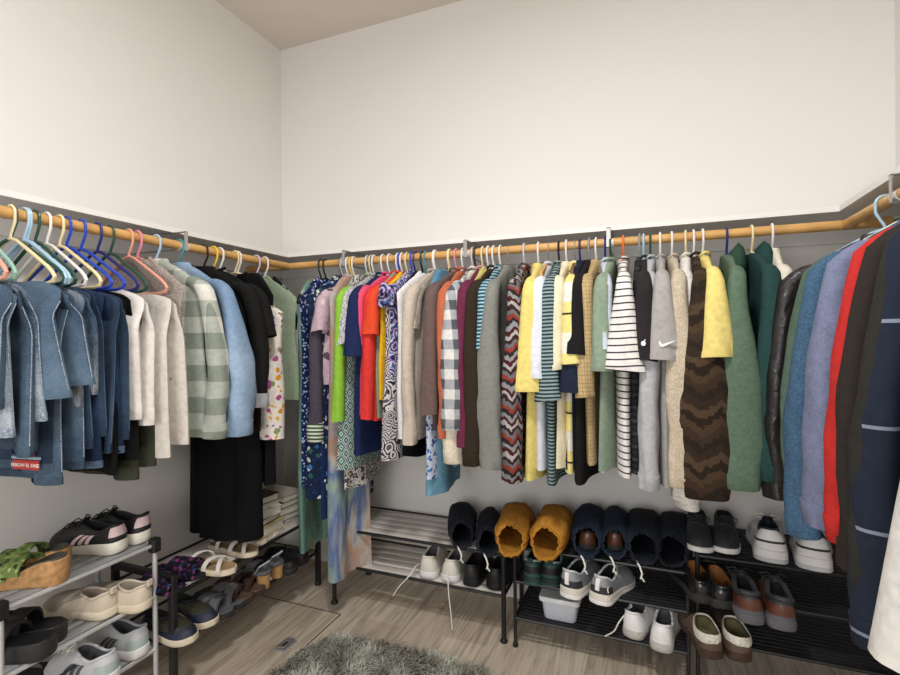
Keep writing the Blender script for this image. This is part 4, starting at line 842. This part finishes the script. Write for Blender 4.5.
D_wedge = dict(sole='cork', bed='sh oliveleather', strap='green floral', heel=.075, toe=.03, L=.25, W=.09, bands=[(.12, .04, .045, .008), (.18, .05, .04, -.006)], th=.005)
sandals(D_wedge, [(-1.648, 0.960, 0.563), (-1.721, 1.014, 0.563)], LQ+.45, ['nearer cork wedge sandal with green flowered straps', 'farther cork wedge sandal with green flowered straps'], 'sandal', 'green cork wedge sandals', 'wedge_sandal')
D_slide = dict(sole='sh rubber', bed='sh black', strap='sh black', heel=.05, toe=.042, L=.26, W=.1, bands=[(.12, .045, .05, 0), (.19, .045, .045, 0)], th=.008)
sandals(D_slide, [(-1.629, 0.910, 0.372), (-1.686, 0.980, 0.372)], LQ+.4, ['nearer chunky black slide sandal on the silver rack', 'farther chunky black slide sandal on the silver rack'], 'sandal', 'chunky black slides', 'slide_sandal', jit=(0, .1))
D_flat = dict(sole='sh rubber', bed='sh black', strap='sh black', heel=.02, toe=.016, L=.25, bands=[(.17, .03, .045, .02)], ankle=1)
sandal((-1.716, 1.026, 0.185), LQ+.3, D_flat, 'black strappy flat sandal on the silver rack bottom tier', 'sandal', 'black flat sandals')
D_wh = dict(sole='sh cream', bed='sh footbed', strap='sh strap white', heel=.028, toe=.022, L=.25, W=.092, bands=[(.1, .016, .05, .02), (.17, .02, .04, .02), (.2, .018, .035, -.02)], ankle=0, buckle=.1)
sandals(D_wh, [toe((-1.528, 1.497, 0.366), -LQ+.1, .25), toe((-1.564, 1.666, 0.366), -LQ+.1, .25)], -LQ+.1, ['nearer white strapped sandal with cork bed on pale slats', 'second white strapped sandal from the crochet slippers'], 'sandal', 'white strapped sandals')
D_wh2 = dict(D_wh); D_wh2['strap'] = 'sh beige'
sandals(D_wh2, [toe((-1.613, 1.768, 0.366), -LQ+.3, .25), toe((-1.632, 1.882, 0.366), -LQ+.3, .25)], -LQ+.3, ['beige strapped sandal below the hem of the black skirt', 'beige strapped sandal between black skirt and book stack'], 'sandal', 'beige strapped sandals')
D_cr = dict(sole='sh black', bed='crochet slip', strap='crochet slip', heel=.016, toe=.016, L=.24, W=.1, bands=[(.16, .1, .045, 0), (.215, .05, .03, 0)], th=.008)
sandals(D_cr, [toe((-1.601, 1.322, 0.366), -LQ+.2, .24), toe((-1.619, 1.445, 0.366), -LQ+.2, .24)], -LQ+.2, ['nearer black and purple crocheted slipper on pale slats', 'farther black and purple crocheted slipper on pale slats'], 'slipper', 'crocheted slippers', 'crocheted_slipper')
D_gs = dict(sole='sh rubber', bed='sh greyfab', strap='sh greyfab', heel=.026, toe=.022, L=.255, W=.1, bands=[(.15, .05, .05, .015), (.19, .04, .045, -.015)], th=.012)
sandals(D_gs, [toe((-1.558, 1.515, 0.180), -LQ+.1, .255), toe((-1.567, 1.598, 0.180), -LQ+.1, .255)], -LQ+.1, ['nearer grey fabric cross-strap slipper on lower black rack', 'farther grey fabric cross-strap slipper on lower black rack'], 'slipper', 'grey cross-strap slippers', 'slipper')
D_bs = dict(sole='sh dbrown', bed='sh brownfab', strap='sh dbrown', heel=.028, toe=.024, L=.255, W=.095, bands=[(.14, .03, .05, .01), (.19, .03, .04, -.01)], th=.006)
sandals(D_bs, [toe((-1.561, 1.625, 0.180), -LQ+.1, .255), toe((-1.562, 1.703, 0.180), -LQ+.1, .255)], -LQ+.1, ['nearer dark brown sandal on lower pale slats', 'farther dark brown sandal beside wooden heels'], 'sandal', 'dark brown sandals')
D_hl = dict(sole='sh greyfab', bed='sh greyfab', strap='sh silver', heel=.075, toe=.018, L=.235, W=.085, bands=[(.15, .03, .04, .01), (.19, .03, .035, -.01)], ankle=1, block='wood heel')
sandals(D_hl, [(-1.578, 1.752, 0.180), (-1.593, 1.855, 0.180)], LQ+.1, ['nearer silver sandal with wooden block heel', 'farther silver sandal with wooden block heel'], 'sandal', 'silver block heel sandals', 'heeled_sandal')
S_bk2 = dict(sole='sh rubber', upper='sh black', lining='shoe dark', hh=.06, mh=.05, fh=.06, L=.25, W=.09)
pair(S_bk2, [(-1.555, 1.901, 0.180), (-1.568, 2.006, 0.180)], LQ+.1, ['nearer black flat shoe in the dark end of the lower tier', 'farther black flat shoe in the dark end of the lower tier'], 'shoe', 'black flat shoes in the corner', 'flat_shoe')
# emblem on the grey runner's heel, loose laces of the white sneakers
lw = MATS['lace white']
def parent_of(label): return [o for o in COL.objects if o.get('label', '').startswith(label)][0]
t = parent_of('right grey running shoe'); up = [c for c in t.children if c.name.startswith('upper')][0]
for s_ in (1, -1):
    b = MB(); b.tube([(.026+.006*s_+.003*s_*abs(q), .0125+.004*0, .066+.011*q) for q in (-1, -.5, 0, .5, 1)], .0022, 6); b.build('heel_emblem', MATS['lace white'], up)
def loose_lace(label, pts):
    t = parent_of(label); inv = (Matrix.Translation(t.location) @ Matrix.Rotation(t.rotation_euler.z, 4, 'Z')).inverted()
    P = [inv @ Vector(p) for p in pts]; q = []
    for i in range(len(P)-1):
        for k in range(5):
            f_ = k/5; p0, p1, p2, p3 = P[max(i-1, 0)], P[i], P[i+1], P[min(i+2, len(P)-1)]
            q.append(.5*((2*p1)+(p2-p0)*f_+(2*p0-5*p1+4*p2-p3)*f_*f_+(3*p1-p0-3*p2+p3)*f_**3))
    q.append(P[-1]); b = MB(); b.tube(q, .0026, 6); b.build('loose_lace', lw, t)
loose_lace('left white sneaker with dangling', [(-0.999, 2.120, 0.233), (-0.996, 2.050, 0.245), (-1.007, 2.000, 0.220), (-1.054, 1.990, 0.166), (-1.085, 1.990, 0.120)])
loose_lace('right white sneaker beside', [(-0.846, 2.060, 0.256), (-0.817, 2.000, 0.222), (-0.811, 1.995, 0.160), (-0.802, 1.995, 0.087), (-0.798, 1.995, 0.023)])
loose_lace('left white sneaker on the bottom', [(-0.064, 2.090, 0.222), (-0.085, 2.060, 0.205), (-0.110, 2.030, 0.181), (-0.128, 2.015, 0.150), (-0.161, 2.010, 0.126)])

# ------------------------------------------------------------------ drawstring shoe bags lying on the racks
fab('tan bag', 'plain', ['b17a2e'], wr=1.0); fab('navy bag', 'plain', ['232b3b'], wr=.9); fab('slate bag', 'plain', ['22262e'], wr=.9)
def bag(loc, rz, m, label, group, seed, inside=None, cord=True, L=.3, W=.135, H=.135, tilt=0):
    t = thing('shoe_bag', loc, rz, label, 'bag', group); rnd = random.Random(seed); n = 30; rg = []
    prof = [(0, .25, .3), (.03, .62, .55), (.1, .85, .75), (.25, 1, .95), (.45, 1, 1), (.65, .96, .96), (.82, .95, .95), (.93, .88, .9), (1, .78, .84)]
    ph = rnd.uniform(0, 6)
    for u, w, h in prof:                                                     # u = 0 at the closed end by the wall, 1 at the mouth
        y = L*(1-u); r_ = []
        for i in range(n):
            th = 2*pi*i/n; f_ = 1+.035*sin(5*th+ph+u*4)+.03*sin(3*th-ph+u*9)+(.07*sin(13*th+ph) if u > .9 else .02*sin(11*th+ph))
            x = W/2*w*cos(th)*f_; z = H/2*(1+ (h*sin(th))*f_); z = max(.002, z-(H/2)*(1-h)*.85)
            yy = y-(.055*(1-(z/H)) - .03)*smooth01((u-.6)/.4)*1.0
            r_.append(Vector((x, yy, z)))
        rg.append(r_)
    mth = rg[-1]; ctr = sum(mth, Vector())/n; outer = list(rg)
    rg.append([ctr+(p-ctr)*.84+Vector((0, -.006, 0)) for p in mth])
    nin = len(rg)
    for r_ in reversed(outer[2:-1]):
        c2 = sum(r_, Vector())/n; rg.append([c2+(p-c2)*.86 for p in r_])
    b = MB(); b.loft(rg, 0, True, True); bg = b.build('bag_body', MATS[m], t, 'all')
    b = MB(); e = rg[nin-1]; b.tube([ctr+(p-ctr)*1.02+Vector((0, -.003, 0)) for p in e], .0035, 6, closed=True); b.build('mouth_hem', MATS[m], bg)
    if cord:
        q = e[int(n*.62)+2]; p = Vector(q); b = MB()
        b.tube([p, p+Vector((.012, -.015, -.012)), p+Vector((.02, -.02, -.035)), p+Vector((.014, -.018, -.055)), p+Vector((.026, -.02, -.062)), p+Vector((.016, -.022, -.045))], .0035, 6); b.build('drawcord', MATS['lace white'], t)
    if inside:
        shoe((loc[0]+.02*sin(rz), loc[1]+.022*cos(rz), loc[2]+.012), rz, dict(sole='sh rubber', upper=inside, lining='shoe dark', L=.25, W=W*.66, hh=.075, mh=.065, fh=.08, heel=.022, rim='sh leather black'), 'shoe inside the '+label, 'shoe', 'shoes in the drawstring bags', 'leather_shoe')
    return t
bag((-0.757, 2.018, 0.377), .35, 'slate bag', 'leftmost dark navy shoe bag lying on the pale slatted back rack', 'navy shoe bags', 1, L=.3)
bag((-0.628, 1.983, 0.377), .25, 'slate bag', 'dark navy shoe bag squeezed left of the tan bags', 'navy shoe bags', 2, L=.3, W=.115)
bag((-0.510, 1.912, 0.425), .12, 'tan bag', 'left tan drawstring shoe bag', 'tan shoe bags', 3, L=.31, W=.15, H=.15, cord=False)
bag((-0.373, 1.926, 0.425), -.02, 'tan bag', 'right tan drawstring shoe bag beside navy bags', 'tan shoe bags', 4, L=.31, W=.155, H=.155, cord=False)
bag((-0.227, 2.009, 0.425), .05, 'navy bag', 'navy shoe bag right beside the tan bags', 'navy shoe bags', 5, 'sh brown', L=.31, W=.14, H=.145)
bag((-0.124, 2.039, 0.425), .05, 'navy bag', 'second navy shoe bag from the tan bags', 'navy shoe bags', 6, 'sh brown', L=.31, W=.13, H=.135)
bag((-0.018, 2.024, 0.425), .0, 'slate bag', 'charcoal shoe bag left of the last one on thin black rack', 'charcoal shoe bags', 7, L=.32, W=.15, H=.145)
bag((0.081, 2.044, 0.425), -.12, 'slate bag', 'charcoal shoe bag nearest the charcoal sneakers', 'charcoal shoe bags', 8, L=.32, W=.15, H=.14, cord=False)
# ------------------------------------------------------------------ plastic box
pb = mat('frosted plastic', 'd3dbe6', .35, trans=.1); pl = mat('frosted lid', 'e0e3e6', .35, trans=.1)
p = (-0.313, 2.022, 0.127)
t = thing('storage_box', (p[0]-.03, p[1]+.0, .128), 0, 'frosted plastic storage box with lid on the bottom tier', 'box')
b = MB()
def rr_(w, d, z, y0, c=.018):
    o = []
    for sx, sy, a0 in ((1, 1, 0), (-1, 1, pi/2), (-1, -1, pi), (1, -1, 1.5*pi)):
        for k in range(5): a = a0+pi/2*k/4; o.append((sx*(w/2-c)+c*cos(a), y0+sy*(d/2-c)+c*sin(a), z))
    return o
yc = .135
b.loft([rr_(.125, .22, 0, yc), rr_(.13, .225, .004, yc), rr_(.148, .25, .085, yc), rr_(.144, .246, .085, yc), rr_(.126, .221, .006, yc)], 0, True, True); b.build('box_body', pb, t)
b = MB(); b.loft([rr_(.16, .262, .078, yc), rr_(.165, .267, .08, yc), rr_(.165, .267, .094, yc), rr_(.158, .26, .098, yc), rr_(.14, .242, .0955, yc)], 0, True, True); b.build('lid', pl, t)

# ------------------------------------------------------------------ books stacked at the dark end of the left rack
pages = mat('book pages', 'd6cfc0', .8, bump=.2, bscale=200)
def book(x, y, z, rz, W, D, H, col, label, group):
    """lies flat; local x is the page edge to the room"""
    t = thing('book', (x, y, z), rz, label, 'book', group); c = mat('book cover '+col, col, .5)
    b = MB(); b.box(-D/2, D/2, -W/2, W/2, 0, .0025); b.box(-D/2, D/2, -W/2, W/2, H-.0025, H); b.box(-D/2, -D/2+.003, -W/2, W/2, .002, H-.002); b.build('cover', c, t, False)
    b = MB(); b.box(-D/2+.003, D/2-.004, -W/2+.004, W/2-.004, .0025, H-.0025); b.build('page_block', pages, t, False)
    return t
rnd = random.Random(5)
def stack(x, y, z, specs, where, group):
    for k, (col, nm, W, D, H) in enumerate(specs):
        pos = ['lowest', 'second from the bottom', 'third from the bottom', 'fourth from the bottom', 'fifth from the bottom', 'sixth from the bottom', 'seventh from the bottom', 'topmost'][k] if k < len(specs)-1 else 'topmost'
        book(x+rnd.uniform(-.008, .008), y+rnd.uniform(-.008, .008), z, rnd.uniform(-.12, .12), W, D, H, col, '%s book, %s in the %s' % (nm, pos, where), group); z += H+.0005
stack(-1.745, 1.835, .366, [('e0ddd4', 'white', .15, .22, .028), ('c9b37c', 'straw', .15, .21, .04), ('2a2a30', 'black', .145, .21, .03), ('dcd8d0', 'cream', .14, .2, .036), ('d9d5cc', 'pale', .14, .2, .03), ('453a34', 'dark brown', .135, .2, .032)], 'book stack beside the black skirt', 'books in the front stack')
stack(-1.76, 2.01, .366, [('d8d4cc', 'white', .15, .22, .032), ('26262c', 'black', .15, .22, .034), ('cfcac0', 'pale grey', .145, .21, .03), ('22242a', 'dark', .145, .2, .03), ('b9b2a6', 'buff', .14, .2, .028)], 'book stack behind the teal dress', 'books in the second stack')
stack(-1.92, 1.9, .366, [('2b2b2f', 'black', .2, .2, .036), ('5a4a3a', 'brown', .2, .2, .036), ('3a3a3e', 'charcoal', .2, .2, .034), ('8a3f22', 'rust red', .2, .2, .04), ('c9c4ba', 'white', .21, .2, .048), ('1d1d20', 'black', .2, .2, .03), ('3c3c3e', 'grey', .2, .2, .03), ('232323', 'black', .2, .2, .03)], 'tall stack against left wall', 'books in the tall stack')

# ------------------------------------------------------------------ floor hatch, its pull, the rug
hx0, hx1, hy0, hy1 = -1.93, -1.343, 1.2, 1.958
t = thing('floor_hatch', (0, 0, 0), 0, 'square floor hatch with dark edge and recessed metal pull by the rug', 'hatch')
b = MB(); b.box(hx0+.004, hx1-.004, hy0+.004, hy1-.004, 0, .0012); b.build('hatch_panel', fl, t, False)
b = MB(); b.loft([[(hx0, hy0, z), (hx1, hy0, z), (hx1, hy1, z), (hx0, hy1, z)] for z in (0, .002)]+[[(hx0+.004, hy0+.004, z), (hx1-.004, hy0+.004, z), (hx1-.004, hy1-.004, z), (hx0+.004, hy1-.004, z)] for z in (.002, 0)]); b.build('hatch_edge', blk, t, False)
px_, py_ = -1.43, 1.675
b = MB(); b.box(px_-.03, px_+.03, py_-.042, py_+.042, .001, .0035, 0, .001); hp = b.build('pull_plate', mat('dull steel', 'b4b7ba', .35, metal=.6), t)
b = MB(); b.box(px_-.012, px_+.012, py_-.022, py_+.022, .0034, .0042); b.build('pull_recess', mat('pull recess', '202428', .5), hp, False)
b = MB(); b.tube([(px_-.02, py_-.036, .007), (px_-.02, py_+.036, .007), (px_+.02, py_+.03, .016), (px_+.02, py_-.03, .016)], .004, 8, closed=True); b.build('pull_ring', steel, hp)
# shaggy rug: an irregular oblong, its near part outside the frame
def rug_mat():
    m = bpy.data.materials.new('shaggy pile'); m.use_nodes = True; n = m.node_tree.nodes; L = m.node_tree.links; p = n['Principled BSDF']; p.inputs['Roughness'].default_value = .95
    tc = n.new('ShaderNodeTexCoord'); nz = n.new('ShaderNodeTexNoise'); nz.inputs['Scale'].default_value = 9; nz.inputs['Detail'].default_value = 4; L.new(tc.outputs['Object'], nz.inputs['Vector'])
    rp = n.new('ShaderNodeValToRGB'); rp.color_ramp.elements[0].position = .36; rp.color_ramp.elements[0].color = lin('6d6a5e'); rp.color_ramp.elements[1].position = .62; rp.color_ramp.elements[1].color = lin('bdbcb0')
    L.new(nz.outputs['Fac'], rp.inputs['Fac']); L.new(rp.outputs['Color'], p.inputs['Base Color']); return m
rm = rug_mat(); t = thing('shaggy_rug', (-.9, 1.35, 0), 0, 'shaggy grey-green rug on the floor at the bottom of the photo', 'rug')
rx, ry = .45, .475
def rug_r(a): return 1/((abs(cos(a))**4.5+abs(sin(a))**4.5)**(1/4.5))
b = MB(); N = 48
b.loft([[(rx*g_*rug_r(a)*cos(a), ry*g_*rug_r(a)*sin(a), z) for a in (2*pi*k/N for k in range(N))] for g_, z in ((.98, 0), (1, .004), (.98, .012))], 0, True, True); b.build('rug_base', rm, t)
rnd = random.Random(11); b = MB()
for k in range(15000):
    a = rnd.uniform(0, 2*pi); q = math.sqrt(rnd.uniform(0, 1)); x, y = rx*q*rug_r(a)*cos(a), ry*q*rug_r(a)*sin(a)
    cl = .6*sin(x*31+2*sin(y*23))+.6*sin(y*27+x*11); dr = rnd.gauss(cl*1.4, .7); le = rnd.uniform(.022, .042); w = rnd.uniform(.0014, .0026); s_ = .55+.3*rnd.random()
    dx, dy = cos(dr), sin(dr); nx, ny = -dy*w, dx*w; m1 = (x+dx*le*s_*.45, y+dy*le*s_*.45, .008+le*.62); e1 = (x+dx*le*s_*1.2, y+dy*le*s_*1.2, .008+le*.75)
    b.add([(x-nx, y-ny, .008), (x+nx, y+ny, .008), (m1[0]+nx, m1[1]+ny, m1[2]), (m1[0]-nx, m1[1]-ny, m1[2]), e1], [(0, 1, 2, 3), (3, 2, 4)])
tag(b.build('pile', rm, t), kind='stuff')
